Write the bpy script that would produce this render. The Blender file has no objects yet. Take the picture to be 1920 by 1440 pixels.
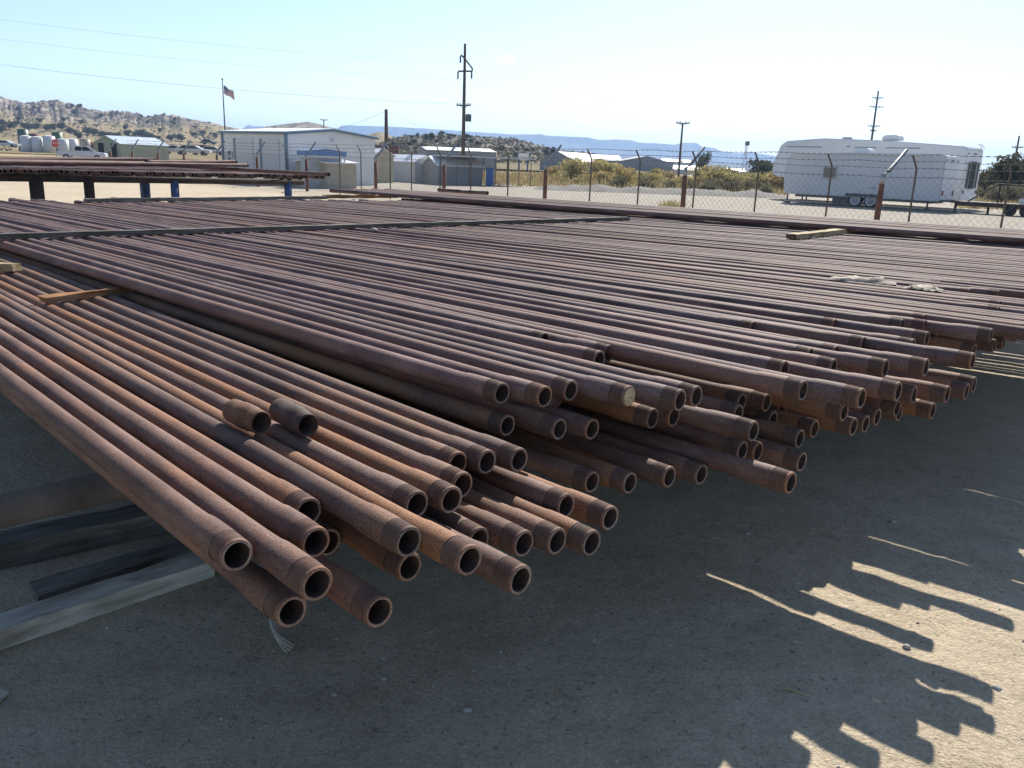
import bpy, bmesh, math, random
from mathutils import Vector, Matrix, noise as mnoise
R = math.radians
rnd = random.Random(7)

# ------------------------------------------------------------------ camera, sky, sun, exposure
scene = bpy.context.scene
COL = scene.collection
CAM_Z = 1.75
FPX = 1560.0
PITCH, ROLL = R(14.9), R(2.05)
FW = Vector((0, math.cos(PITCH), -math.sin(PITCH)))
UP0 = Vector((0, math.sin(PITCH), math.cos(PITCH)))
RT = Vector((1, 0, 0)) * math.cos(ROLL) + UP0 * math.sin(ROLL)
UPV = UP0 * math.cos(ROLL) - Vector((1, 0, 0)) * math.sin(ROLL)
cd = bpy.data.cameras.new('camera')
cd.sensor_fit = 'HORIZONTAL'; cd.sensor_width = 36.0; cd.lens = 36.0 * FPX / 1920.0
cd.clip_start = 0.05; cd.clip_end = 20000
cam = bpy.data.objects.new('camera', cd); COL.objects.link(cam)
m = Matrix((RT, UPV, -FW)).transposed().to_4x4(); m.translation = (0, 0, CAM_Z)
cam.matrix_world = m
scene.camera = cam

SUN_AZ, SUN_EL = R(18.0), R(38.6)          # azimuth clockwise from +Y
SDIR = Vector((math.sin(SUN_AZ) * math.cos(SUN_EL), math.cos(SUN_AZ) * math.cos(SUN_EL), math.sin(SUN_EL)))
sl = bpy.data.lights.new('sun', 'SUN'); sl.energy = 4.7; sl.angle = R(0.5); sl.color = (1.0, 0.94, 0.85)
sun = bpy.data.objects.new('sun', sl); COL.objects.link(sun)
sun.rotation_euler = (-SDIR).to_track_quat('-Z', 'Y').to_euler()

world = bpy.data.worlds.new('World'); scene.world = world; world.use_nodes = True
wt = world.node_tree; wt.nodes.clear()
wo = wt.nodes.new('ShaderNodeOutputWorld'); bg = wt.nodes.new('ShaderNodeBackground')
sky = wt.nodes.new('ShaderNodeTexSky'); sky.sky_type = 'NISHITA'; sky.sun_disc = False
sky.sun_elevation = SUN_EL; sky.sun_rotation = SUN_AZ
sky.air_density = 1.0; sky.dust_density = 1.25; sky.ozone_density = 1.0; sky.altitude = 1600
bg.inputs['Strength'].default_value = 0.095
# one small fair-weather cloud, fixed by its compass direction
_az, _el = R(-1.2), R(6.4)
_c = Vector((math.sin(_az) * math.cos(_el), math.cos(_az) * math.cos(_el), math.sin(_el))); _r = Vector((math.cos(_az), -math.sin(_az), 0)); _u = _r.cross(_c)
_tc = wt.nodes.new('ShaderNodeTexCoord')
def _dot(vec, k):
    n = wt.nodes.new('ShaderNodeVectorMath'); n.operation = 'DOT_PRODUCT'; n.inputs[1].default_value = vec; wt.links.new(_tc.outputs['Generated'], n.inputs[0])
    q = wt.nodes.new('ShaderNodeMath'); q.operation = 'MULTIPLY'; q.inputs[1].default_value = k; wt.links.new(n.outputs['Value'], q.inputs[0]); return q.outputs[0]
_cb = wt.nodes.new('ShaderNodeCombineXYZ'); wt.links.new(_dot(_r, 58), _cb.inputs[0]); wt.links.new(_dot(_u, 210), _cb.inputs[1])
_ln = wt.nodes.new('ShaderNodeVectorMath'); _ln.operation = 'LENGTH'; wt.links.new(_cb.outputs[0], _ln.inputs[0])
_nz = wt.nodes.new('ShaderNodeTexNoise'); _nz.inputs['Scale'].default_value = 85; _nz.inputs['Detail'].default_value = 5; wt.links.new(_tc.outputs['Generated'], _nz.inputs['Vector'])
_ad = wt.nodes.new('ShaderNodeMath'); _ad.operation = 'MULTIPLY_ADD'; _ad.inputs[1].default_value = 1.5; wt.links.new(_nz.outputs['Fac'], _ad.inputs[0]); wt.links.new(_ln.outputs['Value'], _ad.inputs[2])
_mr = wt.nodes.new('ShaderNodeMapRange'); _mr.interpolation_type = 'SMOOTHSTEP'; _mr.inputs['From Min'].default_value = 1.75; _mr.inputs['From Max'].default_value = 1.0; _mr.inputs['To Max'].default_value = .95; wt.links.new(_ad.outputs[0], _mr.inputs['Value'])
_fw = wt.nodes.new('ShaderNodeMath'); _fw.operation = 'GREATER_THAN'; _fw.inputs[1].default_value = 0; wt.links.new(_dot(_c, 1), _fw.inputs[0])
_mm = wt.nodes.new('ShaderNodeMath'); _mm.operation = 'MULTIPLY'; wt.links.new(_mr.outputs[0], _mm.inputs[0]); wt.links.new(_fw.outputs[0], _mm.inputs[1])
_mx = wt.nodes.new('ShaderNodeMix'); _mx.data_type = 'RGBA'; _mx.inputs[7].default_value = (14, 14, 13.6, 1); wt.links.new(_mm.outputs[0], _mx.inputs[0]); wt.links.new(sky.outputs[0], _mx.inputs[6])
wt.links.new(_mx.outputs[2], bg.inputs['Color']); wt.links.new(bg.outputs[0], wo.inputs['Surface'])

scene.view_settings.view_transform = 'Standard'; scene.view_settings.look = 'None'
scene.view_settings.exposure = 0.84; scene.view_settings.gamma = 1.0
scene.cycles.max_bounces = 6; scene.cycles.volume_bounces = 0
scene.cycles.use_denoising = True

# ------------------------------------------------------------------ pixel <-> place helpers (photo pixels 1920 x 1440)
def ray(x, y): return FW + RT * ((x - 960) / FPX) - UPV * ((y - 720) / FPX)
def onz(x, y, zr):                         # place at height zr relative to the camera
    q = ray(x, y); return q * (zr / q.z) + Vector((0, 0, CAM_Z))
def gp(x, y, d):                           # place seen at (x, y) at forward distance d
    q = ray(x, y); return q * (d / q.y) + Vector((0, 0, CAM_Z))
def gx(x, d, z=0.0):                       # place on column x (read at the horizon) at forward distance d
    p = gp(x, 304.7 + 0.0358 * (x - 960), d); return Vector((p.x, p.y, z))
AZ = R(-44)
UD = Vector((-math.sin(AZ), -math.cos(AZ), 0)); VD = Vector((-UD.y, UD.x, 0))
def uvw(u, v, z): return UD * u + VD * v + Vector((0, 0, z))
def touv(p): return p.x * UD.x + p.y * UD.y, p.x * VD.x + p.y * VD.y

# ------------------------------------------------------------------ object helpers
def tag(o, label=None, cat=None, group=None, kind=None):
    if label: o['label'] = label
    if cat: o['category'] = cat
    if group: o['group'] = group
    if kind: o['kind'] = kind
    return o
def link(name, data, parent=None):
    o = bpy.data.objects.new(name, data); COL.objects.link(o)
    if parent: o.parent = parent
    return o
def empty(name, loc, rz=0.0):
    o = link(name, None); o.location = loc; o.rotation_euler = (0, 0, rz); o.empty_display_size = .2
    return o
def obj(name, bm, mat, parent=None, smooth=False):
    me = bpy.data.meshes.new(name); bm.normal_update(); bm.to_mesh(me); bm.free()
    if smooth:
        for p in me.polygons: p.use_smooth = True
    for mm in (mat if isinstance(mat, (list, tuple)) else [mat]): me.materials.append(mm)
    return link(name, me, parent)
def copy_tree(o, parent=None):
    c = o.copy(); COL.objects.link(c); c.parent = parent
    for ch in [x for x in o.children]: copy_tree(ch, c)
    return c
def BM(): return bmesh.new()
def box(bm, c, s, mtx=None):
    x, y, z = s[0] / 2, s[1] / 2, s[2] / 2
    vs = []
    for dx, dy, dz in ((-1,-1,-1),(1,-1,-1),(1,1,-1),(-1,1,-1),(-1,-1,1),(1,-1,1),(1,1,1),(-1,1,1)):
        p = Vector((c[0] + dx * x, c[1] + dy * y, c[2] + dz * z))
        vs.append(bm.verts.new(mtx @ p if mtx else p))
    for f in ((0,3,2,1),(4,5,6,7),(0,1,5,4),(1,2,6,5),(2,3,7,6),(3,0,4,7)): bm.faces.new([vs[i] for i in f])
def frame_of(d):
    d = d.normalized(); a = Vector((0, 0, 1)) if abs(d.z) < .9 else Vector((1, 0, 0))
    s = d.cross(a).normalized(); return s, s.cross(d).normalized()
def tube(bm, pts, rad, n=8, cap=True):
    pts = [Vector(p) for p in pts]
    rads = rad if isinstance(rad, (list, tuple)) else [rad] * len(pts)
    rings = []
    for i, p in enumerate(pts):
        d = (pts[min(i + 1, len(pts) - 1)] - pts[max(i - 1, 0)])
        s, t = frame_of(d)
        rings.append([bm.verts.new(p + (s * math.cos(2*math.pi*k/n) + t * math.sin(2*math.pi*k/n)) * rads[i]) for k in range(n)])
    for a, b in zip(rings, rings[1:]):
        for k in range(n): bm.faces.new((a[k], a[(k+1) % n], b[(k+1) % n], b[k]))
    if cap and n > 2:
        bm.faces.new(list(reversed(rings[0]))); bm.faces.new(rings[-1])
def prism(bm, prof, y0, y1):               # closed (x, z) outline pushed from y0 to y1
    a = [bm.verts.new((x, y0, z)) for x, z in prof]; b = [bm.verts.new((x, y1, z)) for x, z in prof]
    n = len(prof)
    bm.faces.new(a); bm.faces.new(list(reversed(b)))
    for i in range(n): bm.faces.new((a[i], b[i], b[(i+1) % n], a[(i+1) % n]))
def bevel(bm, w, seg=2):
    bmesh.ops.recalc_face_normals(bm, faces=bm.faces)
    bmesh.ops.bevel(bm, geom=[e for e in bm.edges if len(e.link_faces) == 2 and e.calc_face_angle(0) > .5], offset=w, segments=seg, affect='EDGES', clamp_overlap=True)

# ------------------------------------------------------------------ materials
class NT:
    def __init__(s, name):
        s.m = bpy.data.materials.new(name); s.m.use_nodes = True; s.t = s.m.node_tree
        s.b = s.t.nodes['Principled BSDF']
    def n(s, typ, **kw):
        x = s.t.nodes.new('ShaderNode' + typ)
        for k, v in kw.items():
            if k in x.inputs.keys(): x.inputs[k].default_value = v
            else: setattr(x, k, v)
        return x
    def l(s, a, b): s.t.links.new(a, b)
    def coord(s, kind='Object', scale=(1, 1, 1), rand=False):
        tc = s.n('TexCoord'); mp = s.n('Mapping'); mp.inputs['Scale'].default_value = scale
        s.l(tc.outputs[kind], mp.inputs['Vector'])
        if rand:
            oi = s.n('ObjectInfo'); mu = s.n('Math', operation='MULTIPLY'); mu.inputs[1].default_value = 57.3
            s.l(oi.outputs['Random'], mu.inputs[0]); cb = s.n('CombineXYZ')
            for i in range(3): s.l(mu.outputs[0], cb.inputs[i])
            s.l(cb.outputs[0], mp.inputs['Location'])
        return mp.outputs[0]
    def noise(s, vec, scale, detail=4, rough=.55):
        x = s.n('TexNoise', Scale=scale, Detail=detail, Roughness=rough); s.l(vec, x.inputs['Vector']); return x.outputs['Fac']
    def ramp(s, fac, stops):
        x = s.n('ValToRGB'); e = x.color_ramp.elements
        while len(e) < len(stops): e.new(.5)
        for i, (p, c) in enumerate(stops):
            e[i].position = p; e[i].color = (*c, 1) if len(c) == 3 else c
        s.l(fac, x.inputs['Fac']); return x.outputs['Color']
    def mix(s, fac, a, b, mode='MIX'):
        x = s.n('Mix', data_type='RGBA', blend_type=mode)
        for sock, v in ((x.inputs[0], fac), (x.inputs[6], a), (x.inputs[7], b)):
            if isinstance(v, (int, float)): sock.default_value = v
            elif isinstance(v, tuple): sock.default_value = (*v, 1)
            else: s.l(v, sock)
        return x.outputs[2]
    def bump(s, h, strength=.3, dist=.01):
        x = s.n('Bump', Strength=strength, Distance=dist); s.l(h, x.inputs['Height'])
        s.l(x.outputs[0], s.b.inputs['Normal'])
    def col(s, c):
        if isinstance(c, tuple): s.b.inputs['Base Color'].default_value = (*c, 1)
        else: s.l(c, s.b.inputs['Base Color'])
    def rough(s, r, spec=.5):
        s.b.inputs['Roughness'].default_value = r; s.b.inputs['Specular IOR Level'].default_value = spec

def plain(name, c, var=.25, scale=3.0, rough=.7, bump=0.0, coord='Object', spec=.4, rand=False, metal=0.0):
    k = NT(name); v = k.coord(coord, rand=rand); f = k.noise(v, scale, 5)
    lo = tuple(x * (1 - var) for x in c); hi = tuple(min(1, x * (1 + var)) for x in c)
    k.col(k.ramp(f, [(.3, lo), (.7, hi)])); k.rough(rough, spec); k.b.inputs['Metallic'].default_value = metal
    if bump: k.bump(k.noise(v, scale * 6, 4), bump, .01)
    return k.m

def rust(name, dark, mid, pale, orange, thread=False):
    k = NT(name)
    v = k.coord('Object', (1, 1, 1), True); vs = k.coord('Object', (.30, 1, 1), True)
    base = k.ramp(k.noise(vs, 10, 7, .66), [(.30, dark), (.50, mid), (.72, pale)])
    oi = k.n('ObjectInfo')
    am = k.n('Math', operation='MULTIPLY_ADD'); am.inputs[1].default_value = .26; am.inputs[2].default_value = -.10      # some pipes carry more orange than others
    fr = k.n('Math', operation='FRACT'); m7 = k.n('Math', operation='MULTIPLY'); m7.inputs[1].default_value = 7.31
    k.l(oi.outputs['Random'], m7.inputs[0]); k.l(m7.outputs[0], fr.inputs[0]); k.l(fr.outputs[0], am.inputs[0])
    ad = k.n('Math', operation='ADD'); k.l(k.noise(vs, 3.3, 5, .7), ad.inputs[0]); k.l(am.outputs[0], ad.inputs[1])
    og = k.ramp(ad.outputs[0], [(.50, (0, 0, 0)), (.68, (.85, .85, .85))])
    c = k.mix(k.mix(.45, og, (.5, .5, .5)) if thread else og, base, orange)
    sp = k.ramp(k.noise(v, 230, 3, .6), [(.36, (.50, .48, .47)), (.50, (.95, .94, .93)), (.66, (1.30, 1.26, 1.22))])      # granular scale
    c = k.mix(1.0, c, sp, 'MULTIPLY')
    pat = k.ramp(k.noise(vs, 17, 6, .75), [(.60, (0, 0, 0)), (.69, (1, 1, 1))])
    c = k.mix(k.mix(.35, (0, 0, 0), pat), c, tuple(x * .5 for x in dark))
    scf = k.ramp(k.noise(k.coord('Object', (1.2, 9, 9), True), 4, 4, .6), [(.68, (0, 0, 0)), (.74, (1, 1, 1))])           # pale dusty scuffs along the pipe
    c = k.mix(k.mix(.75, (0, 0, 0), scf), c, tuple(min(1, x * 1.35) for x in pale))
    tint = k.ramp(oi.outputs['Random'], [(0, (.78, .79, .82)), (.3, (.94, .93, .93)), (.6, (1.05, .99, .97)), (.85, (1.12, 1.02, .96)), (1, (.86, .81, .79))])
    k.col(k.mix(1.0, c, tint, 'MULTIPLY')); k.rough(.74, .35)
    h = k.mix(.45, k.noise(v, 170, 3, .65), k.noise(v, 38, 5, .65))
    k.bump(h, .75, .0026)
    return k.m
M = {}
M['rust'] = rust('rusted_steel', (.074, .045, .043), (.148, .094, .088), (.262, .190, .176), (.205, .122, .092))
M['rust_warm'] = rust('rusted_steel_warm', (.068, .038, .030), (.150, .088, .066), (.232, .155, .122), (.270, .128, .055))
M['rust_thread'] = rust('rusted_thread', (.062, .040, .034), (.130, .084, .068), (.205, .140, .112), (.245, .118, .058), True)
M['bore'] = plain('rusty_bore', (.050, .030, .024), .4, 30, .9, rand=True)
M['paint_thread'] = rust('painted_thread', (.10, .035, .04), (.17, .06, .07), (.24, .11, .12), (.20, .09, .07))
M['thread_root'] = plain('thread_root', (.088, .056, .045), .35, 40, .9, rand=True)
M['worn_rim'] = rust('worn_rim', (.15, .115, .10), (.24, .19, .165), (.33, .28, .245), (.27, .16, .10))
def wood(name, c1, c2, c3):
    k = NT(name); v = k.coord('Object', (1.2, 14, 14)); v2 = k.coord('Object', (1.5, 5, 5))
    c = k.ramp(k.noise(v, 3, 6, .6), [(.3, c1), (.5, c2), (.72, c3)])
    st = k.ramp(k.noise(v2, 2.2, 4, .6), [(.5, (1, 1, 1)), (.7, (.55, .5, .45))])
    k.col(k.mix(1.0, c, st, 'MULTIPLY')); k.rough(.85, .25); k.bump(k.noise(v, 5, 5), .5, .004)
    return k.m
M['wood_grey'] = wood('weathered_wood', (.12, .11, .095), (.20, .18, .15), (.31, .275, .22))
M['wood_tan'] = wood('sawn_wood', (.28, .21, .12), (.42, .33, .19), (.52, .43, .27))
M['char'] = plain('rotten_wood', (.035, .030, .026), .5, 40, .95)
M['wood_dark'] = wood('dark_weathered_wood', (.07, .065, .058), (.115, .105, .09), (.20, .18, .145))
M['wood_pale'] = wood('pale_split_wood', (.36, .33, .27), (.50, .46, .38), (.60, .55, .45))
M['wood_rust'] = wood('rust_stained_wood', (.15, .085, .045), (.32, .15, .055), (.40, .30, .18))

# ------------------------------------------------------------------ ground
def ground_mat():
    k = NT('yard_dirt'); tc = k.n('TexCoord'); v = tc.outputs['Object']
    big = k.noise(v, .35, 5, .6); mid = k.noise(v, 3.0, 6, .65); fine = k.noise(v, 60, 4, .7)
    yard = k.ramp(mid, [(.25, (.40, .325, .225)), (.5, (.48, .40, .285)), (.75, (.54, .46, .34))])
    yard = k.mix(1.0, yard, k.ramp(fine, [(.30, (.80, .80, .81)), (.5, (1.0, 1.0, 1.0)), (.68, (1.18, 1.18, 1.17))]), 'MULTIPLY')
    yard = k.mix(1.0, yard, k.ramp(k.noise(v, 14, 5, .7), [(.34, (.86, .86, .87)), (.55, (1.03, 1.03, 1.03))]), 'MULTIPLY')
    grit = k.ramp(k.noise(v, 120, 2, .5), [(.64, (0, 0, 0)), (.70, (1, 1, 1))])
    yard = k.mix(k.mix(.5, (0, 0, 0), grit), yard, (.62, .58, .50))
    dk = k.ramp(k.noise(v, 36, 2, .6), [(.63, (0, 0, 0)), (.68, (1, 1, 1))])
    yard = k.mix(k.mix(.6, (0, 0, 0), dk), yard, (.16, .13, .10))
    yard = k.mix(1.0, yard, k.ramp(big, [(.3, (.88, .88, .88)), (.7, (1.08, 1.07, 1.05))]), 'MULTIPLY')
    # beyond the fence the ground turns to grey gravel, then to dry straw-coloured grass
    sx = k.n('SeparateXYZ'); k.l(v, sx.inputs[0])
    vc = k.n('VectorMath', operation='DOT_PRODUCT'); vc.inputs[1].default_value = VD; k.l(v, vc.inputs[0])
    def step(val, a, b):
        r = k.n('MapRange'); r.inputs['From Min'].default_value = a; r.inputs['From Max'].default_value = b
        k.l(val, r.inputs['Value']); return r.outputs[0]
    def wob(val, amt):
        x = k.n('Math', operation='MULTIPLY_ADD'); x.inputs[1].default_value = amt; k.l(big, x.inputs[0]); k.l(val, x.inputs[2]); return x.outputs[0]
    gravel = k.ramp(k.noise(v, 1.6, 6, .7), [(.3, (.23, .20, .16)), (.7, (.38, .345, .28))])
    grass = k.ramp(k.noise(v, .08, 7, .7), [(.28, (.20, .16, .085)), (.5, (.33, .255, .13)), (.72, (.42, .34, .20))])
    c = k.mix(step(wob(vc.outputs['Value'], 6), 22, 27), yard, gravel)
    c = k.mix(step(wob(sx.outputs['Y'], 30), 95, 120), c, grass)
    k.col(c); k.rough(.95, .2)
    x = k.n('Bump', Strength=.8, Distance=.03); hh = k.mix(.35, k.noise(v, 22, 6, .72), k.noise(v, 90, 3, .6)); k.l(hh, x.inputs['Height'])
    k.l(x.outputs[0], k.b.inputs['Normal'])
    return k.m
M['ground'] = ground_mat()
def ghz(x, y):
    d = math.hypot(x, y - 2)
    if d > 14: return 0.0
    w = 1 - d / 14
    p = Vector((x, y, 0))
    h = mnoise.fractal(p * 1.1, 1.0, 2.0, 4) * .010 + mnoise.fractal(p * 5.0 + Vector((9, 3, 1)), .8, 2.1, 4) * .006
    for (ox, oy, a) in ((1.2, 2.6, .5), (1.75, 3.0, .7), (.75, 2.15, .35), (2.2, 3.7, .9), (1.35, 3.35, .6), (.35, 2.35, .2), (1.0, 3.0, .5), (1.9, 2.45, .6), (1.58, 2.62, .5)):
        cx, cy = (x - ox) * math.cos(a) + (y - oy) * math.sin(a), -(x - ox) * math.sin(a) + (y - oy) * math.cos(a)
        q = (cx / .13) ** 2 + (cy / .05) ** 2
        if q < 4: h += .009 * (math.exp(-(q - 1.4) ** 2 * 2) * .6 - math.exp(-q * 1.2))
    return h * w
def grid_axis(lo, mid0, mid1, hi, fine):
    xs = []; x = mid0
    while x < mid1: xs.append(x); x += fine
    s = fine
    while x < hi: xs.append(x); s *= 1.22; x += s
    xs.append(hi); s = fine; x = mid0 - s; left = []
    while x > lo: left.append(x); s *= 1.22; x -= s
    left.append(lo); return sorted(left) + xs
def build_ground():
    xs = grid_axis(-5600, -3.0, 5.5, 5600, .045); ys = grid_axis(-600, .8, 7.5, 5700, .045)
    me = bpy.data.meshes.new('ground'); nx = len(xs)
    vs = [(x, y, ghz(x, y)) for y in ys for x in xs]
    fs = [(j*nx+i, j*nx+i+1, (j+1)*nx+i+1, (j+1)*nx+i) for j in range(len(ys)-1) for i in range(nx-1)]
    me.from_pydata(vs, [], fs)
    for p in me.polygons: p.use_smooth = True
    me.materials.append(M['ground']); tag(link('ground', me), kind='structure')
build_ground()

# ------------------------------------------------------------------ hills and mesas (real distances, heights read along each column)
def lerp_tab(tab, x):
    if x <= tab[0][0]: return tab[0][1]
    for (a, b), (c, d) in zip(tab, tab[1:]):
        if x <= c: return b + (d - b) * (x - a) / (c - a)
    return tab[-1][1]
def hill(name, sil, rows, mat, step=3.0, rough=1.0, nz=.02, sharp=1.0, seed=0):
    """sil: (px, py) skyline; rows: (distance, height fraction)"""
    x0, x1 = sil[0][0], sil[-1][0]
    n = int((x1 - x0) / step) + 1; vs = []; fs = []
    for (d, fr) in rows:
        for i in range(n):
            x = x0 + (x1 - x0) * i / (n - 1)
            top = gp(x, lerp_tab(sil, x), rows_top(rows)).z
            p = gx(x, d)
            q = Vector((p.x * nz, p.y * nz, seed * 3.7))
            f = mnoise.fractal(q, .9, 2.0, 6); g = abs(mnoise.fractal(q * 2.3 + Vector((5, 5, 5)), .8, 2.1, 5))
            h = max(-1.0, top * fr) + (rough * top * fr * (1 - .75 * (fr > .97)) * (f * .35 - g * .30 * sharp) if fr > .02 else 0)
            edge = min(1, min(i, n - 1 - i) / 6.0)
            vs.append((p.x, p.y, (h if fr > 0 else -.6) * edge - .6 * (1 - edge)))
    for j in range(len(rows) - 1):
        for i in range(n - 1): fs.append((j*n+i, j*n+i+1, (j+1)*n+i+1, (j+1)*n+i))
    me = bpy.data.meshes.new(name); me.from_pydata(vs, [], fs)
    for p in me.polygons: p.use_smooth = True
    me.materials.append(mat); return tag(link(name, me), kind='structure')
def rows_top(rows): return max(rows, key=lambda r: r[1])[0]
def hill_rows(d0, d1, d2, prof, n=26):
    r = [(d0 + (d1 - d0) * i / n, prof(i / n)) for i in range(n + 1)]
    r += [(d1 + (d2 - d1) * i / 6, 1 - .9 * (i / 6)) for i in range(1, 7)]
    return r
def rock_mat(name, grass_a, grass_b, rock_a, rock_b, rock_dark, zlo, zhi, s=.05):
    k = NT(name); tc = k.n('TexCoord'); v = tc.outputs['Object']
    mp = k.n('Mapping'); mp.inputs['Scale'].default_value = (1, 1, 5); k.l(v, mp.inputs['Vector'])
    g = k.ramp(k.noise(v, s * 2.2, 7, .7), [(.3, grass_a), (.7, grass_b)])
    r = k.ramp(k.noise(mp.outputs[0], s * 2.6, 8, .75), [(.37, rock_dark), (.49, rock_a), (.62, rock_b)])
    sx = k.n('SeparateXYZ'); k.l(v, sx.inputs[0])
    ad = k.n('Math', operation='MULTIPLY_ADD'); ad.inputs[1].default_value = (zhi - zlo) * 2.2
    k.l(k.noise(v, s, 5, .65), ad.inputs[0]); k.l(sx.outputs['Z'], ad.inputs[2])
    mr = k.n('MapRange'); mr.inputs['From Min'].default_value = zlo + (zhi - zlo) * 1.1; mr.inputs['From Max'].default_value = zhi + (zhi - zlo) * 1.1
    k.l(ad.outputs[0], mr.inputs['Value'])
    c = k.mix(mr.outputs[0], g, r)
    m2 = k.n('Mapping'); m2.inputs['Scale'].default_value = (1, .12, .25); k.l(v, m2.inputs['Vector'])
    gul = k.ramp(k.noise(m2.outputs[0], s * 3.2, 6, .7), [(.40, (.38, .37, .37)), (.52, (1, 1, 1)), (.66, (1.25, 1.22, 1.18))])
    c = k.mix(mr.outputs[0], c, k.mix(1.0, c, gul, 'MULTIPLY'))
    sp = k.ramp(k.noise(v, s * 9, 5, .6), [(.56, (1, 1, 1)), (.64, (.42, .44, .36))])   # low scrub
    k.col(k.mix(1.0, c, sp, 'MULTIPLY')); k.rough(.95, .1)
    k.bump(k.noise(v, s * 8, 6, .7), .8, 2.0)
    return k.m
M['ridge'] = rock_mat('badlands', (.24, .19, .10), (.38, .30, .17), (.26, .22, .18), (.46, .41, .34), (.075, .065, .06), 14, 22, .035)
M['knoll'] = rock_mat('pale_knoll', (.25, .20, .12), (.36, .30, .19), (.34, .29, .21), (.46, .40, .30), (.16, .13, .10), 6, 14, .03)
M['scrubhill'] = rock_mat('scrub_hill', (.24, .19, .105), (.36, .29, .17), (.22, .19, .16), (.36, .32, .26), (.08, .075, .06), 2.5, 5.5, .06)
M['mesa'] = rock_mat('mesa_rock', (.07, .07, .07), (.11, .105, .10), (.10, .095, .092), (.15, .14, .135), (.05, .05, .05), 40, 70, .004)
hill('hills', [(-260, 166), (-60, 168), (0, 172), (30, 177), (55, 183), (85, 182), (120, 186), (150, 192), (180, 200), (200, 206), (240, 207), (270, 213), (300, 219), (330, 218), (360, 224), (400, 230), (440, 238), (480, 246), (560, 268)],
     hill_rows(170, 640, 900, lambda t: 0.004 if t < .12 else (.004 + .26 * (t - .12) / .5 if t < .62 else .264 + .736 * ((t - .62) / .38) ** .75)), M['ridge'], 2.0, .85, .022, 1.25, 1)
hill('hills', [(470, 250), (500, 238), (530, 232), (560, 229), (582, 227), (600, 232), (640, 243), (665, 252), (690, 262)],
     hill_rows(500, 760, 950, lambda t: t ** .8), M['knoll'], 2.5, .35, .012, 1.0, 2)
hill('hills', [(640, 270), (665, 262), (690, 253), (715, 247), (735, 255), (770, 268), (800, 280)],
     hill_rows(420, 520, 640, lambda t: t ** .9), M['ridge'], 2.5, .4, .02, 1.0, 4)
hill('hills', [(600, 292), (700, 272), (735, 258), (760, 254), (800, 253), (840, 253), (880, 257), (920, 260), (960, 263), (1000, 273), (1030, 278), (1060, 283), (1100, 284), (1130, 293), (1160, 302), (1230, 316)],
     hill_rows(170, 330, 480, lambda t: .05 + .95 * (.35 * t + .65 * t * t * (3 - 2 * t))), M['scrubhill'], 2.5, .5, .03, 1.0, 3)
hill('hills', [(380, 252), (455, 242), (468, 234), (480, 237), (520, 237), (600, 241), (635, 241), (640, 236), (655, 235), (730, 237), (800, 241), (870, 246), (960, 252), (1000, 252), (1010, 251), (1022, 254), (1100, 257), (1120, 262), (1150, 261), (1180, 262), (1195, 267), (1240, 269), (1262, 271), (1275, 267), (1303, 268), (1310, 274), (1335, 277), (1350, 284), (1385, 288), (1396, 286), (1404, 283), (1415, 287), (1450, 292), (1600, 301), (1750, 318), (1990, 336)],
     hill_rows(1500, 4300, 4900, lambda t: .02 + .40 * t / .8 if t < .8 else (.42 + .30 * (t - .8) / .14 if t < .94 else .72 + .28 * min(1, (t - .94) / .03)), 40), M['mesa'], 3.0, .10, .0016, 1.0, 5)

# ------------------------------------------------------------------ pipes
RB, RU, RE, RI = .0348, .0402, .0388, .0300      # body, upset, rim, bore radii
def ring(bm, x, r, n, wob=None):
    return [bm.verts.new((x, r * math.cos(2*math.pi*k/n) * (1 + (wob(x, k) if wob else 0)), r * math.sin(2*math.pi*k/n) * (1 + (wob(x, k) if wob else 0)))) for k in range(n)]
def bridge(bm, a, b, mi=0):
    n = len(a)
    for k in range(n):
        f = bm.faces.new((a[k], a[(k+1) % n], b[(k+1) % n], b[k])); f.material_index = mi; f.smooth = True
def pipe_body(L, seed, n=28, upset=True, bend=.012, warm=False):
    rr = random.Random(seed); bm = BM()
    ph = [rr.uniform(0, 6.28) for _ in range(4)]
    bz, by = rr.uniform(-bend, bend), rr.uniform(-bend, bend)
    def wob(x, k):
        a = 2*math.pi*k/n
        return .010 * math.sin(a*2 + ph[0] + x*3) + .008 * math.sin(a*3 + x*21 + ph[1]) if x > -.30 else 0
    prof = []
    if upset:
        prof += [(-.062, RU - .0004), (-.075, RU), (-.10, RU*1.005), (-.125, RU*1.0), (-.15, RU*.995), (-.175, RU*.975), (-.20, RB*1.035), (-.235, RB*1.01), (-.28, RB)]
        prof = [(x * rr.uniform(.98, 1.0), r) for x, r in prof]
    else: prof += [(-.002, RB), (-.1, RB), (-.28, RB)]
    for i in range(1, 15): prof.append((-.28 - (L - .56) * i / 14, RB))
    prof += [(-L + .2, RB), (-L + .14, RU), (-L + .065, RU), (-L + .06, RE), (-L + .001, RE - .0015)]
    rings = []
    for x, r in prof:
        t = min(1, max(0, -x / L)); s = 4 * t * (1 - t)
        rg = ring(bm, x, r, n, wob)
        for v in rg: v.co.y += by * s; v.co.z += bz * s
        rings.append(rg)
    for a, b in zip(rings, rings[1:]): bridge(bm, a, b)
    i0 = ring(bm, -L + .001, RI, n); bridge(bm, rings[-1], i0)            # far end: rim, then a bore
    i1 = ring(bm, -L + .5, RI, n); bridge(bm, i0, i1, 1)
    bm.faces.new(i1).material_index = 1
    bm.normal_update()
    me = bpy.data.meshes.new('pipe'); bmesh.ops.recalc_face_normals(bm, faces=bm.faces); bm.to_mesh(me); bm.free()
    me.materials.append(M['rust_warm' if warm else 'rust']); me.materials.append(M['bore']); return me
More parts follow.
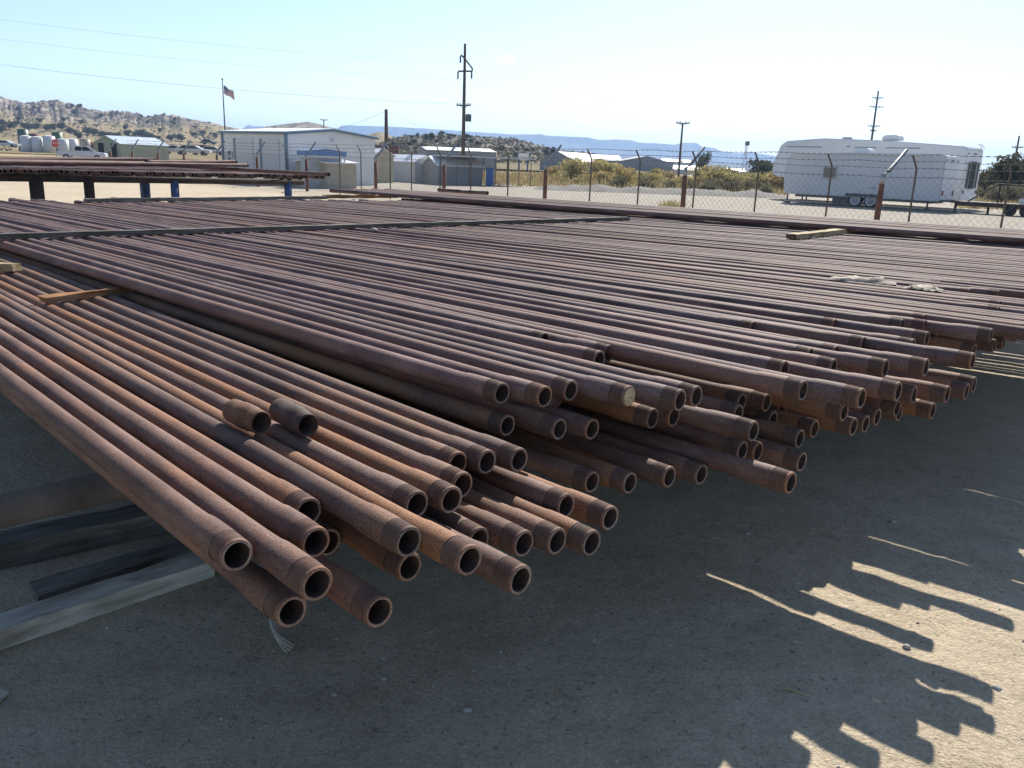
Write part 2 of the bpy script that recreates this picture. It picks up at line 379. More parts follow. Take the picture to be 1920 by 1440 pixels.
def thread_mesh(seed, n=28, fine=True):
    rr = random.Random(seed + 99); bm = BM(); prof = [(-.062, RU - .0006)]
    N = 8 if fine else 4
    for i in range(N):                                                     # thread crests and roots, tapering to the rim
        x = -.057 + .050 * i / N; r = RU - .0008 - (RU - RE + .0002) * i / N
        prof += [(x, r - .0024), (x + .0016, r - .0022), (x + .0030, r + .0004), (x + .0048, r + .0004)] if fine else [(x, r)]
    prof += [(-.004, RE - .0006), (-.0016, RE - .0014), (0, RE - .0032)]
    w1, w2 = rr.uniform(0, 6), rr.uniform(0, 6)
    dent = lambda x, k: .012 * math.sin(4 * math.pi * k / n + w1) + .006 * math.sin(10 * math.pi * k / n + w2 + x * 90)
    rings = [ring(bm, x, r * (1 + rr.uniform(-.004, .004)), n, dent) for x, r in prof]
    for i, (a, b) in enumerate(zip(rings, rings[1:])): bridge(bm, a, b, 3 if (i % 4 in (0, 1) and i < 4 * N) else 0)
    rim = ring(bm, 0, RI + .0012, n, dent); bridge(bm, rings[-2], rings[-1], 2) if False else None; bridge(bm, rings[-1], rim, 2)
    inn = ring(bm, -.002, RI, n, dent); bridge(bm, rim, inn, 2)
    last = inn
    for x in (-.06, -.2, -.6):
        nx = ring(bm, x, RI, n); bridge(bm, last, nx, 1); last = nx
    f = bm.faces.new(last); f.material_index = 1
    bmesh.ops.recalc_face_normals(bm, faces=bm.faces)
    # the shell is a closed tube: make sure the outside points out
    me = bpy.data.meshes.new('threaded_end'); bm.to_mesh(me); bm.free()
    me.materials.append(M['rust_thread']); me.materials.append(M['bore']); me.materials.append(M['worn_rim']); me.materials.append(M['thread_root']); return me
BODY = {}
def bodies(L, warm=False):
    key = (L, warm)
    if key not in BODY: BODY[key] = [pipe_body(L, 10 + i, warm=warm) for i in range(5)]
    return BODY[key]
THR = [thread_mesh(i) for i in range(4)]
THR_RED = thread_mesh(7); THR_RED.materials[0] = M['paint_thread']
CORE = []
def core_pile():
    bm = BM()
    for p0, d, L in CORE: tube(bm, [p0, p0 - d * .2, p0 - d * .25, p0 - d * L], [RU, RU, RB, RB], 14)
    for f in bm.faces: f.smooth = len(f.verts) == 4
    o = obj('buried_filler_pipes', bm, M['rust']); tag(o, kind='stuff')  # pipes hidden inside the stack, many of them added to block sunlight
def place_pipe(p0, p1, label, group, L=None, end=True, mesh=None):
    """p0: centre of the open end, p1: a point further along the axis towards the far end"""
    d = (p0 - p1).normalized()
    me = mesh or rnd.choice(bodies(L, 'second' in group or 'third' in group))
    o = link('pipe', me); o.location = p0
    q = d.to_track_quat('X', 'Z'); o.rotation_euler = q.to_euler()
    tag(o, label, 'pipe', group)
    roll = rnd.uniform(0, 6.28); o.rotation_euler = (q @ Vector((1, 0, 0)).rotation_difference(Vector((1, 0, 0)))).to_euler()
    if end: 
        t = link('threaded_end', rnd.choice(THR), o); t.rotation_euler = (roll, 0, 0)
    return o
ORD = ['first', 'second', 'third', 'fourth', 'fifth', 'sixth', 'seventh', 'eighth', 'ninth', 'tenth', 'eleventh', 'twelfth', 'thirteenth', 'fourteenth', 'fifteenth', 'sixteenth', 'seventeenth', 'eighteenth', 'nineteenth', 'twentieth']
TENS = {2: 'twenty', 3: 'thirty', 4: 'forty', 5: 'fifty'}
def ordinal(i):
    i += 1
    if i <= 20: return ORD[i - 1]
    t, r = divmod(i, 10)
    return {3: 'thirtieth', 4: 'fortieth', 5: 'fiftieth'}[t] if r == 0 else TENS[t] + '-' + ORD[r - 1]
def feature(us, i):
    nb = [us[j] for j in (i - 1, i + 1) if 0 <= j < len(us)]
    d = us[i] - sum(nb) / len(nb)
    return 'jutting past its neighbours' if d > .09 else ('set back behind its neighbours' if d < -.09 else 'level with its neighbours')
def relax(vs, gap):
    vs = list(vs)
    for _ in range(400):
        for i in range(len(vs) - 1):
            e = gap - (vs[i+1] - vs[i])
            if e > 0: vs[i] -= e * .5; vs[i+1] += e * .5
    return vs
ZT, ZS, ZL1, ZL0 = -.77, -.885, -1.0, -1.115
def ends(lst, z):
    r = []
    for e in lst:
        zz = e[2] if len(e) > 2 else z
        p = onz(e[0], e[1], zz); u, v = touv(p); r.append([v, u, zz])
    r.sort(); vs = relax([a[0] for a in r], .0815)
    for a, v in zip(r, vs): a[0] = v
    return r
T_END = [(942,739),(1022,745),(1071,734),(1180,745),(1278,750),(1305,745),(1126,675),(1036,637),(1147,662,-.78),(1493,738),(1612,749),(1472,695,-.76),(1685,735,-.785),(1565,688),(1655,693),(1527,667,-.765),(1575,663),(1730,692),(1428,613),(1621,647),(1818,680),(1705,653),(1567,612),(1738,636),(1700,610),(1735,614),(1852,631),(1734,601)]
S_END = [(448,1041,-.87),(593,1097),(593,1018,-.88),(587,958),(770,1016,-.875),(877,1053,-.9),(778,948),(847,938),(868,910),(860,870),(913,867),(974,863),(952,798),(1050,805),(1111,805),(1225,785),(1264,782),(1414,809),(1385,777),(1394,754,-.9),(1437,756,-.9),(1583,773),(1715,740),(1777,740),(1813,734),(1827,722),(1750,641),(1832,655),(1865,648),(1883,643,-.9)]
L1_END = [(548,1148),(712,1148),(620,1016),(766,1065),(977,1088,-.985),(903,1012),(983,1020),(1047,1015),(1108,1020,-1.01),(1060,950,-.98),(1145,972,-1.01),(1111,904,-1.035),(1182,906,-1.035),(1256,895,-1.035),(1316,890,-1.035),(1484,906,-1.0),(1302,854,-1.06),(1389,847,-1.01),(1422,847,-1.04),(1514,862,-1.06),(1446,789,-.98),(1474,766,-.98),(1495,825),(1530,804),(1595,803),(1622,796),(1646,782),(1692,772,-1.02),(1685,765,-.98),(1743,774)]
WALL = 'long open edge of the stack'
def build_layers():
    # top layer: packed evenly under the long cross board, fanning out towards the open ends
    t = ends(T_END, ZT)
    v = t[-1][0]
    for lab_v, u in ((5.527, -1.55), (5.809, -1.63), (6.246, -1.95), (6.387, -1.81), (6.512, -2.25), (6.75, -2.12)):
        n = max(1, round((lab_v - v) / .100))
        for k in range(1, n): t.append([v + (lab_v - v) * k / n, rnd.uniform(-1.15, -.80), ZT])
        t.append([lab_v, u, ZT]); v = lab_v
    while v < 13.2:
        v += rnd.uniform(.092, .110); t.append([v, rnd.uniform(-1.7, -1.0), ZT])
    t.sort(); vs = relax([a[0] for a in t], .0815)
    us = [a[1] for a in t]; cap = min(range(len(t)), key=lambda i: abs(vs[i] - touv(onz(1180, 745, ZT))[1]))
    reds = [touv(onz(x, y, ZT)) for x, y in ((1700, 610), (1735, 614), (1734, 601), (1852, 631))]
    for i, (a, v0) in enumerate(zip(t, vs)):
        z = CAM_Z + a[2] + rnd.uniform(-.003, .003)
        vb = 1.69 + .0905 * i + rnd.uniform(-.006, .006)
        p0 = uvw(a[1], v0, z); p1 = uvw(-7.7, vb, CAM_Z + ZT + rnd.uniform(-.003, .003))
        L = rnd.choice((11.4, 11.75, 12.1)) 
        if i == cap: lab = 'rusty pipe in the top layer whose open end is closed by a pale plug'
        elif i < 30: lab = f'{ordinal(i)} rusty top-layer pipe from the stack edge, {feature(us, i)}'
        else: lab = 'thin-looking rusty pipe packed in the far half of the top layer beyond the set-back ends'
        if v0 > 11.75: CORE.append((p0, (p0 - p1).normalized(), L)); continue
        o = place_pipe(p0, p1, lab, 'rusty pipes of the top layer', L)
        if any(abs(v0 - rv_) < .03 and abs(a[1] - ru_) < .08 for ru_, rv_ in reds):
            for ch in o.children: ch.data = THR_RED; ch['label'] = 'threaded end with faded purple-red paint'
        if i == cap:
            bm = BM(); c = ring(bm, .0015, RI + .001, 28); ce = bm.verts.new((.003, 0, 0))
            for k in range(28): bm.faces.new((c[k], c[(k+1) % 28], ce))
            bk = ring(bm, -.012, RI + .001, 28); bridge(bm, c, bk)
            obj('end_plug', bm, M['plug'], o)
    # second layer
    s = ends(S_END, ZS); v = s[-1][0]; ns = len(s)
    fill(s, .15, -2.15, -1.9, ZS, 2.0)
    while v < 9.5: v += rnd.uniform(.081, .092); s.append([v, rnd.uniform(-1.6, -1.3), ZS])  # unseen rest of the layer, packed tight to stop sun streaks
    lower('second', s, ns, 'rusty pipes of the second layer', lambda v0: .012 * (v0 - 1.0) if v0 < 1.8 else .035 + .018 * (v0 - 1.9), ZS)
    l1 = ends(L1_END, ZL1); v = l1[-1][0]; n1 = len(l1)
    fill(l1, .15, -2.2, -2.0, ZL1)
    v = 1.5
    while v < 9: v += rnd.uniform(.08, .10); CORE.append((uvw((-2.25 if v < 4 else -1.85) + rnd.uniform(-.1, .05), v, CAM_Z + ZL1 - .115), UD, 11.5))  # added hidden row below the third layer, keeps sun off the ground
    while v < 9: v += rnd.uniform(.081, .095); l1.append([v, rnd.uniform(-1.65, -1.45), ZL1])
    lower('third', l1, n1, 'rusty pipes of the third layer', lambda v0: .012 * (v0 - 1.0), ZL1)
def fill(arr, gap, ua, ub, z, vmin=0):            # unseen set-back pipes added between the visible ends to block sun leaks
    vs = sorted(a[0] for a in arr)
    for a, b in zip(vs, vs[1:]):
        if a < vmin: continue
        n = int((b - a) / (gap / 1.9))
        for k in range(1, n): arr.append([a + (b - a) * k / n, rnd.uniform(ua, ub), z])
def lower(word, arr, nshow, group, slope, z0):
    us = [a[1] for a in arr]
    for i, (v0, u, z) in enumerate(arr):
        p0 = uvw(u, v0, CAM_Z + z); p1 = uvw(u - 6, v0 - 6 * slope(v0), CAM_Z + z0 + rnd.uniform(-.003, .003))
        if i < nshow: lab = f'{ordinal(i)} rusty pipe end of the {word} layer from the edge, {feature(us[:nshow], i)}'
        else:
            CORE.append((p0, (p0 - p1).normalized(), 11.5)); continue
        place_pipe(p0, p1, lab, group, rnd.choice((11.4, 11.75)))
def plug_mat():
    k = NT('pale_plug'); v = k.coord()
    c = k.ramp(k.noise(v, 160, 3), [(.34, (.08, .055, .03)), (.42, (.42, .33, .19)), (.7, (.56, .47, .30))])
    k.col(c); k.rough(.8, .2); return k.m
M['plug'] = plug_mat()
build_layers()

# raised pile along the fence side: one layer higher, lying on spacer boards
def build_raised():
    a0, b0 = onz(620, 357, -.66), onz(1440, 416, -.66)
    ua, va = touv(a0); ub, vb = touv(b0); sl_ = (vb - va) / (ub - ua)
    n = 19
    for i in range(n):
        vf = vb + .095 * i; slp = sl_ + .0015 * i
        u0 = -1.0 + rnd.uniform(-.4, .5); ue = -14.6 + rnd.uniform(-.3, .4)
        if i == 0: ue = ua
        z = CAM_Z - .66 + rnd.uniform(-.003, .003)
        p0 = uvw(u0, vf + (u0 - ub) * slp, z); p1 = uvw(ue, vf + (ue - ub) * slp, z)
        L = 13.6
        lab = 'frontmost rusty pipe of the raised pile, its dark side over the top layer' if i == 0 else 'thin-looking rusty pipe of the raised pile beside the chain link fence'
        place_pipe(p1, p0, lab, 'rusty pipes of the raised pile', L)
    # loose pipe on the far edge of the raised pile
    p0 = onz(822, 356, -.592); p1 = uvw(touv(p0)[0] + 5, touv(p0)[1] + 5 * sl_ + .0, p0.z)
    place_pipe(p0, p1, 'short dark loose pipe lying on the far edge of the raised pile', 'rusty pipes of the raised pile', 1.3)
build_raised()
core_pile()

# two short nipples lying on the third layer
def nipple(pf, pb, label):
    z = -.808
    a, b = onz(*pf, z), onz(*pb, z); L = (a - b).length
    bm = BM(); n = 28
    prof = [(-.0005, .0355), (-.004, .0372), (-.03, .0382), (-.052, .0388), (-.055, .041), (-.09, .0422), (-.115, .042), (-.12, .039), (-L + .03, .0395), (-L + .004, .038), (-L, .036)]
    prof = [(x, r) for x, r in prof if x > -L - .001]
    rs = [ring(bm, x, r, n) for x, r in prof]
    for i, (p, q) in enumerate(zip(rs, rs[1:])): bridge(bm, p, q)
    i0 = ring(bm, -.0005, .031, n); bridge(bm, rs[0], i0); i1 = ring(bm, -L, .031, n); bridge(bm, i0, i1, 1); bridge(bm, i1, rs[-1])
    bmesh.ops.recalc_face_normals(bm, faces=bm.faces)
    o = obj('pipe_nipple', bm, [M['rust_dark'], M['bore']]); o.location = a; o.rotation_euler = (a - b).to_track_quat('X', 'Z').to_euler()
    tag(o, label, 'pipe fitting', 'short pipe fittings lying on the second layer')
M['rust_dark'] = rust('dark_rust', (.040, .026, .021), (.085, .050, .038), (.145, .085, .060), (.17, .09, .045))
nipple((490, 793), (436, 769), 'short thick rusty pipe fitting lying loose, the one nearer the stack edge, slightly tilted')
nipple((578, 798), (524, 767), 'short thick rusty pipe fitting lying loose beside its twin, deeper into the stack')

# ------------------------------------------------------------------ boards
def board(p0, p1, w, h, mat, label, seed, cat='board', group=None, chip=.006, name='board'):
    rr = random.Random(seed); d = p1 - p0; L = d.length; bm = BM(); n = max(4, int(L / .12))
    rings = []
    for i in range(n + 1):
        x = L * i / n; j = lambda a: rr.uniform(-a, a)
        e = .012 if i in (0, n) else 0
        rings.append([bm.verts.new((x + j(e), -w/2 + j(chip*.6), j(chip*.3))), bm.verts.new((x + j(e), w/2 + j(chip*.6), j(chip*.3))),
                      bm.verts.new((x + j(e), w/2 + j(chip), h + j(chip))), bm.verts.new((x + j(e), -w/2 + j(chip), h + j(chip)))])
    for a, b in zip(rings, rings[1:]): bridge(bm, a, b)
    bm.faces.new(list(reversed(rings[0]))); bm.faces.new(rings[-1])
    bmesh.ops.recalc_face_normals(bm, faces=bm.faces)
    for f in bm.faces: f.smooth = False
    o = obj(name, bm, mat); o.location = p0; o.rotation_euler = d.to_track_quat('X', 'Z').to_euler()
    return tag(o, label, cat, group)
ZB = CAM_Z + ZT + RB + .002
def pb(x, y, zr): p = onz(x, y, zr - CAM_Z); return p
board(uvw(-7.72, 1.45, ZB), uvw(-7.60, 9.50, ZB), .09, .042, M['wood_dark'], 'long dark grey board lying straight across the whole top layer of pipes', 1, chip=.0025)
board(onz(160, 379, ZB - CAM_Z), onz(612, 373, ZB - CAM_Z), .09, .05, M['wood_grey'], 'long pale board across the back ends of the top layer pipes', 2)
board(onz(608, 372, ZB - CAM_Z), onz(742, 371, ZB - CAM_Z), .09, .06, M['wood_rust'], 'cracked rust-stained board running in under the raised pile', 3, chip=.012)
rot = board(onz(1484, 448, ZB - CAM_Z), onz(1620, 432, ZB - CAM_Z), .13, .055, M['wood_tan'], 'short splintered tan board with a black rotten end, under the raised pile', 4, chip=.003)
bm = BM(); r9 = random.Random(4)
for k in range(26):
    c = (r9.uniform(-.02, .025), r9.uniform(-.06, .06), r9.uniform(.004, .052)); q = r9.uniform(.008, .018); box(bm, c, (q * 2.2, q, q * .9), None)
obj('rotten_end', bm, M['char'], rot)
zl = CAM_Z + ZS + RB + .002
board(onz(80, 568, zl - CAM_Z), uvw(-5.75, 3.2, zl), .058, .034, M['wood_rust'], 'short orange-stained spacer board sticking out from under the second layer', 5)
board(onz(-90, 500, zl - CAM_Z + .0), onz(34, 508, zl - CAM_Z), .08, .05, M['wood_tan'], 'tan board end in the gap beside the second layer', 6)
for u in (-3.2, -11.5):
    pass
# timbers and rails beneath the stack
board(onz(-260, 1290, -1.745), onz(385, 1072, -1.745), .13, .075, M['wood_pale'], 'pale split timber lying on the ground under the pipe ends', 8, 'timber', chip=.005, name='timber')
board(onz(60, 1120, -1.745), onz(420, 1010, -1.745), .14, .035, M['wood_grey'], 'thin grey plank on the ground behind the pale split timber', 9, 'timber', chip=.004, name='timber')
def rail(p0, p1, r, label, legs=()):
    t = empty('pipe_rack', p0); bm = BM(); tube(bm, [Vector((0, 0, 0)), p1 - p0], r, 20); obj('rail', bm, M['rail_dusty'], t, True)
    for f in legs:
        p = (p1 - p0) * f; bm = BM(); tube(bm, [Vector((p.x, p.y, -r*.8)), Vector((p.x, p.y, -p0.z - .02))], r * .8, 16); obj('leg', bm, M['rust_rail'], t, True)
    return tag(t, label, 'pipe rack')
M['rail_dusty'] = plain('dusty_rail', (.10, .082, .070), .35, 6, .9, .4)
M['rust_rail'] = rust('rail_rust', (.022, .018, .018), (.045, .034, .033), (.085, .062, .056), (.09, .055, .04))
rz_ = CAM_Z + ZL1 - .115 - RB - .065
rail(uvw(-3.1, -.6, rz_), uvw(-3.1, 12.5, rz_), .06, 'dark horizontal steel rail carrying the pipe stack near its open ends', (.03, .25, .5, .75, .97))
rail(uvw(-11.6, -.6, rz_), uvw(-11.6, 12.5, rz_), .072, 'steel rail carrying the back part of the pipe stack', (.03, .25, .5, .75, .97))
board(onz(-260, 1105, -1.74), onz(420, 960, -1.74), .17, .10, M['wood_dark'], 'thick dark dusty timber lying flat on the ground, hindmost of the three under the stack', 10, 'timber', chip=.006, name='timber')

# ------------------------------------------------------------------ small things on and under the stack
def rag(x0, y0, x1, y1, zr, hgt, label, mat, seed):
    a, b = onz(x0, y0, zr), onz(x1, y1, zr); bm = BM(); n, mrow = 18, 8; d = b - a; s = Vector((-d.y, d.x, 0)).normalized() * .16
    g = []
    for i in range(n + 1):
        for j in range(mrow + 1):
            p = a + d * (i / n) + s * (j / mrow - .5)
            w = math.sin(math.pi * i / n) ** .6 * math.sin(math.pi * j / mrow) ** .5
            z = (.35 + .9 * abs(mnoise.fractal(p * 9 + Vector((seed, 0, 0)), .8, 2, 4))) * hgt * w
            g.append(bm.verts.new((p.x - a.x + rnd.uniform(-.012, .012), p.y - a.y + rnd.uniform(-.012, .012), z)))
    for i in range(n):
        for j in range(mrow):
            k = i * (mrow + 1) + j; bm.faces.new((g[k], g[k + mrow + 1], g[k + mrow + 2], g[k + 1])).smooth = True
    o = obj('rag', bm, mat); o.location = a; tag(o, label, 'rag', 'rags lying on the pipes')
M['cloth'] = plain('dusty_cloth', (.34, .29, .23), .35, 18, .95, .3)
rag(1556, 522, 1680, 532, ZT + RB + .002, .045, 'crumpled pale dusty rag lying across the top layer of pipes', M['cloth'], 1)
rag(1700, 538, 1768, 545, ZT + RB + .002, .035, 'smaller brownish rag near the open ends of the top layer', M['cloth'], 2)
def stone(name, p, r, mat, label, seed, flat=.65, parent=None):
    bm = BM(); bmesh.ops.create_icosphere(bm, subdivisions=2, radius=r)
    for v in bm.verts:
        n = v.co.normalized(); f = 1 + .35 * mnoise.fractal(n * 1.6 + Vector((seed * 7.1, 0, 0)), .8, 2, 3)
        v.co = Vector((v.co.x * f * 1.2, v.co.y * f, v.co.z * f * flat))
    o = obj(name, bm, mat, parent, True); o.location = p; return tag(o, label, 'stone')
M['stone'] = plain('pale_stone', (.36, .33, .29), .3, 30, .9, .4)
stone('stone', onz(701, 431, ZT + RB + .012), .032, M['stone'], 'small grey stone resting on the top layer beside the long board', 1)
for i, (x, y, r, lab) in enumerate(((1675, 978, .016, 'pale stone on the shaded ground under the overhanging pipe ends, middle of the yard'), (1402, 1000, .011, 'brownish pebble on the shaded ground below the lowest jutting pipe'), (1868, 1290, .016, 'reddish stone on the sunlit ground between two pipe shadows'),
        (1700, 1212, .013, 'brown stone at the edge of the wide sunlit patch'), (720, 1272, .010, 'white pebble on the shaded ground ahead of the pipe ends'), (876, 1330, .014, 'flat grey stone sunk in the shaded dirt'), (627, 1302, .009, 'small white pebble near the twisted dry stem'))):
    stone('stone', onz(x, y, -1.748), r, M['stone'], lab, i + 3)
# loose gravel: nobody could count it
def gravel():
    bm = BM(); rr = random.Random(3)
    for k in range(9000):
        y = .9 + 6.5 * rr.random() ** 1.5; x = rr.uniform(-1.1, 1.1) * (y * .75 + .5) + .3
        if mnoise.noise(Vector((x * 1.3, y * 1.3, 4))) < rr.uniform(-.7, .2): continue
        r = .0018 + .0062 * rr.random() ** 3.0
        z = ghz(x, y); a = rr.uniform(0, 6.28); s = r * rr.uniform(.8, 1.6)
        pts = [(math.cos(a + t) * s * rr.uniform(.8, 1.2), math.sin(a + t) * r * rr.uniform(.8, 1.2)) for t in (0, 1.5, 3.1, 4.7)]
        lo = [bm.verts.new((x + px, y + py, z - .001)) for px, py in pts]
        hi = bm.verts.new((x + rr.uniform(-.4, .4) * r, y + rr.uniform(-.4, .4) * r, z + r * rr.uniform(.5, 1.0)))
        for i in range(4): bm.faces.new((lo[i], lo[(i+1) % 4], hi)).material_index = k % 3 
    o = obj('gravel', bm, [M['peb1'], M['peb2'], M['peb3']]); tag(o, kind='stuff')
M['peb1'] = plain('pebble_pale', (.42, .38, .31), .2, 60, .9); M['peb2'] = plain('pebble_brown', (.22, .18, .14), .2, 60, .9); M['peb3'] = plain('pebble_grey', (.30, .285, .26), .2, 60, .9)
gravel()
def stem():                                   # twisted dry stem below the lowest pipe
    p = onz(524, 1203, -1.735); bm = BM(); rr = random.Random(5)
    for k in range(7):
        pts = []; ph = k * .9
        for i in range(9):
            t = i / 8; w = .007 + .009 * max(0, t - .5) * 2 * (.4 + .3 * k % 1.3)
            pts.append(Vector((-.045 + .10 * t * t + w * math.cos(ph + t * 5), .10 - .16 * t + w * math.sin(ph + t * 5), .012 + .035 * (1 - t) + .008 * math.sin(ph))))
        tube(bm, pts, [.0085 * (1 - .5 * i / 8) for i in range(9)], 6)
    o = obj('dry_stem', bm, M['wood_pale'], None, True); o.location = p; tag(o, 'twisted pale dry stem with a frayed tip on the ground below the lowest pipe', 'dry stem')
stem()
bm = BM(); prism(bm, [(-.05, 0), (.022, 0), (.025, .012), (.0, .02), (-.05, .018)], -.04, .03)
o = obj('wood_block', bm, M['wood_pale']); o.location = onz(-8, 1312, -1.745); tag(o, 'broken bit of grey wood at the very edge of the shaded yard', 'wood scrap')
# two splinters of litter in the shade
for i, (x, y, ln, a, lab) in enumerate(((1470, 1290, .07, .5, 'thin pale splinter near the sunlit strips'), (1815, 792, .10, 1.2, 'pale thin splinter on the shaded ground under the far pipe ends'), (1045, 1298, .045, 1.3, 'small pale chip standing out on the shaded ground'))):
    p = onz(x, y, -1.744); d = Vector((math.cos(a), -math.sin(a), 0)) * ln
    board(p, p + d, .008, .006, M['wood_tan'], lab, 30 + i, 'wood scrap', chip=.001, name='splinter')

# ------------------------------------------------------------------ second rack behind the stack (pipes seen end on)
M['blue'] = plain('blue_steel', (.055, .10, .22), .35, 6, .6); M['rack_brown'] = plain('brown_steel', (.13, .085, .05), .35, 8, .8)
def rear_rack():
    z = CAM_Z - .40
    u0 = -15.4; k = 0; v = 1.6
    while v < 9.35:
        v += rnd.uniform(.088, .118)
        uu = u0 + rnd.uniform(-.35, .25) - .05 * (v - 3); zz = z - .03 * (v - 1) / 8.1 + rnd.uniform(-.004, .004)
        p0 = uvw(uu, v, zz); p1 = uvw(uu - 6, v - .35, zz + rnd.uniform(-.003, .003))
        place_pipe(p0, p1, 'dark rusty pipe with its open end towards the stack, packed on the rear rack', 'rusty pipes on the rear rack', 11.4)
    p0 = gp(617, 327, 16.6); p1 = p0 - UD * 6 - VD * .5
    place_pipe(p0, p1, 'longest rusty pipe on the rear rack, sticking out beyond the blue post', 'rusty pipes on the rear rack', 11.4)
    # second level, lying crosswise on the rack
    a = gp(465, 310, 19.0); b = gp(-60, 304.5, 13.2)
    d = (b - a).normalized(); s = Vector((-d.y, d.x, 0)); s = s if s.y > 0 else -s
    for i in range(9):
        q = a + s * (.10 * i) + d * rnd.uniform(-.25, .3) * (i > 0); place_pipe(q, q + d, 'front pipe lying crosswise on the rear rack, its dark side showing' if i == 0 else 'rusty pipe in the crosswise row on the rear rack', 'crosswise pipes on the rear rack', 9.0)
    q = a + s * .05 + Vector((0, 0, .075)) + d * .3; place_pipe(q, q + d - Vector((0, 0, .012)), 'thick dark pipe lying on top of the crosswise row of the rear rack', 'crosswise pipes on the rear rack', 2.5)
    a2 = gp(292, 299, 20.0); b2 = gp(-60, 297.5, 16.5); d2 = (b2 - a2).normalized(); s2 = Vector((-d2.y, d2.x, 0)); s2 = s2 if s2.y > 0 else -s2
    for i in range(5):
        q = a2 + s2 * (.1 * i) + d2 * rnd.uniform(0, .5) * (i > 0); place_pipe(q, q + d2, 'rusty pipe in the hindmost crosswise row of the rear rack', 'hindmost crosswise pipes on the rear rack', 9.0)
    # supports
    for i, (ue, mats) in enumerate(((-15.9, 'rust_rail'), (-19.0, 'rust_rail'), (-24.5, 'rust_rail'))):
        t = empty('pipe_rack', uvw(ue, 1.0, 0)); tag(t, ('front', 'middle', 'back')[i] + ' steel trestle carrying the pipes of the rear rack', 'pipe rack', 'trestles of the rear rack')
        bm = BM(); zr = CAM_Z - .40 - RU - .068
        tube(bm, [Vector((0, 0, zr)), VD * 8.1 + Vector((0, 0, zr - .03))], .07, 16); obj('rail', bm, M[mats], t, True)
        if i == 0:
            for (px, w, mt) in ((57, .11, 'rust_rail'), (157, .085, 'rust_rail'), (320, .075, 'blue'), (535, .075, 'blue')):
                q = gx(px + 3, 10); tt = q.x / q.y; # where this column meets the trestle line
                s0 = uvw(ue, 1.0, 0); den = VD.x - tt * VD.y; f = (tt * s0.y - s0.x) / den
                bm = BM(); tube(bm, [VD * f + Vector((0, 0, -.02)), VD * f + Vector((0, 0, zr - .02))], w, 14); obj('leg', bm, M[mt], t, True)
        else:
            for f in ((1.0, 6.05), (.2, 8.0))[i - 1]:
                bm = BM(); tube(bm, [VD * f + Vector((0, 0, -.02)), VD * f + Vector((0, 0, zr - .02))], .08, 14); obj('leg', bm, M['blue' if f > 4 else 'rust_rail'], t, True)
    # timbers under the back ends of the stack
    board(uvw(-14.6, 1.2, .0), uvw(-14.9, 4.9, .0), .22, .5, M['wood_grey'], 'dark stacked timber beam at the back end of the pipe stack', 40, 'timber', name='timber')
rear_rack()

# ------------------------------------------------------------------ chain link fence
M['galv'] = plain('galvanised_steel', (.30, .31, .32), .25, 4, .45, metal=.6); M['post_brown'] = plain('rusty_post', (.16, .075, .045), .3, 5, .8)
M['wire'] = plain('fence_wire', (.22, .21, .20), .2, 8, .5, metal=.5); M['post_grey'] = plain('line_post', (.10, .08, .068), .35, 3, .65)
def fence():
    VF = 22.0
    def w_of(px): return VF * (3120 / (px + 600) - .966)
    root = empty('chain_link_fence', uvw(-20, VF, 0)); tag(root, 'long chain link fence topped with barbed wire behind the pipe stack', 'fence')
    o0 = uvw(-20, VF, 0)
    L = lambda u, z, dv=0.0: uvw(u, VF + dv, z) - o0
    ztop = CAM_Z
    for px in (1875, 1699, 1541, 1405, 1288, 1183, 1092, 937, 867, 809, 755, 715, 660, 620, 520):
        u = -w_of(px) + .02; bm = BM()
        tube(bm, [L(u, -.05), L(u, ztop + .20), L(u - .10, ztop + .52, -.12)], .026, 8); obj('line_post', bm, M['post_grey'], root, True)
    for px in (1640, 1270, 1008, 817, 688, 558, 465, 390, 328, 279, 231, 190):
        u = -w_of(px); bm = BM(); tube(bm, [L(u, -.05), L(u, ztop - .22)], .075, 12); p = obj('terminal_post', bm, M['post_brown'], root, True)
        bm = BM(); tube(bm, [L(u, ztop - .22), L(u, ztop + .02), L(u + .10, ztop + .12, .08), L(u + .36, ztop + .66, .36)], [.066, .062, .055, .04], 10); obj('arm', bm, M['galv'], p, True)
    # woven mesh: zigzag wires
    bm = BM(); pitch = .165; u = -62.0; r = .0036
    rows = int(1.62 / (pitch * .5)); cs = 0
    while u < -3:
        sgn = 1 if cs % 2 == 0 else -1
        pts = [L(u + (pitch * .5 if (i % 2 == 0) else 0) , .06 + i * (ztop - .06) / rows, .004 * sgn) for i in range(rows + 1)]
        pts[-1] = pts[-1] + Vector((0, 0, .05))
        tube(bm, pts, r, 3, False); u += pitch * .5
        pts = [L(u + (0 if (i % 2 == 0) else pitch * .5), .06 + i * (ztop - .06) / rows, -.004 * sgn) for i in range(rows + 1)]
        tube(bm, pts, r, 3, False); u += pitch * .5; cs += 1
    obj('chain_link_mesh', bm, M['wire'], root, True)
    for z, dv in ((ztop + .52, -.12), (ztop + .36, -.06), (ztop + .20, 0), (ztop - .02, 0)):
        bm = BM(); pts = []; u = -62
        rr = random.Random(int(z * 100))
        while u < -2:
            pts.append(L(u, z + rr.uniform(-.012, .012) + .02 * math.sin(u * 2.9), dv)); u += .5
        tube(bm, pts, .0055, 4, False); u = -62
        while u < -2:
            c = L(u, z, dv); box(bm, c, (.05, .05, .014), None); u += .16
        obj('barbed_wire', bm, M['wire'], root)
fence()

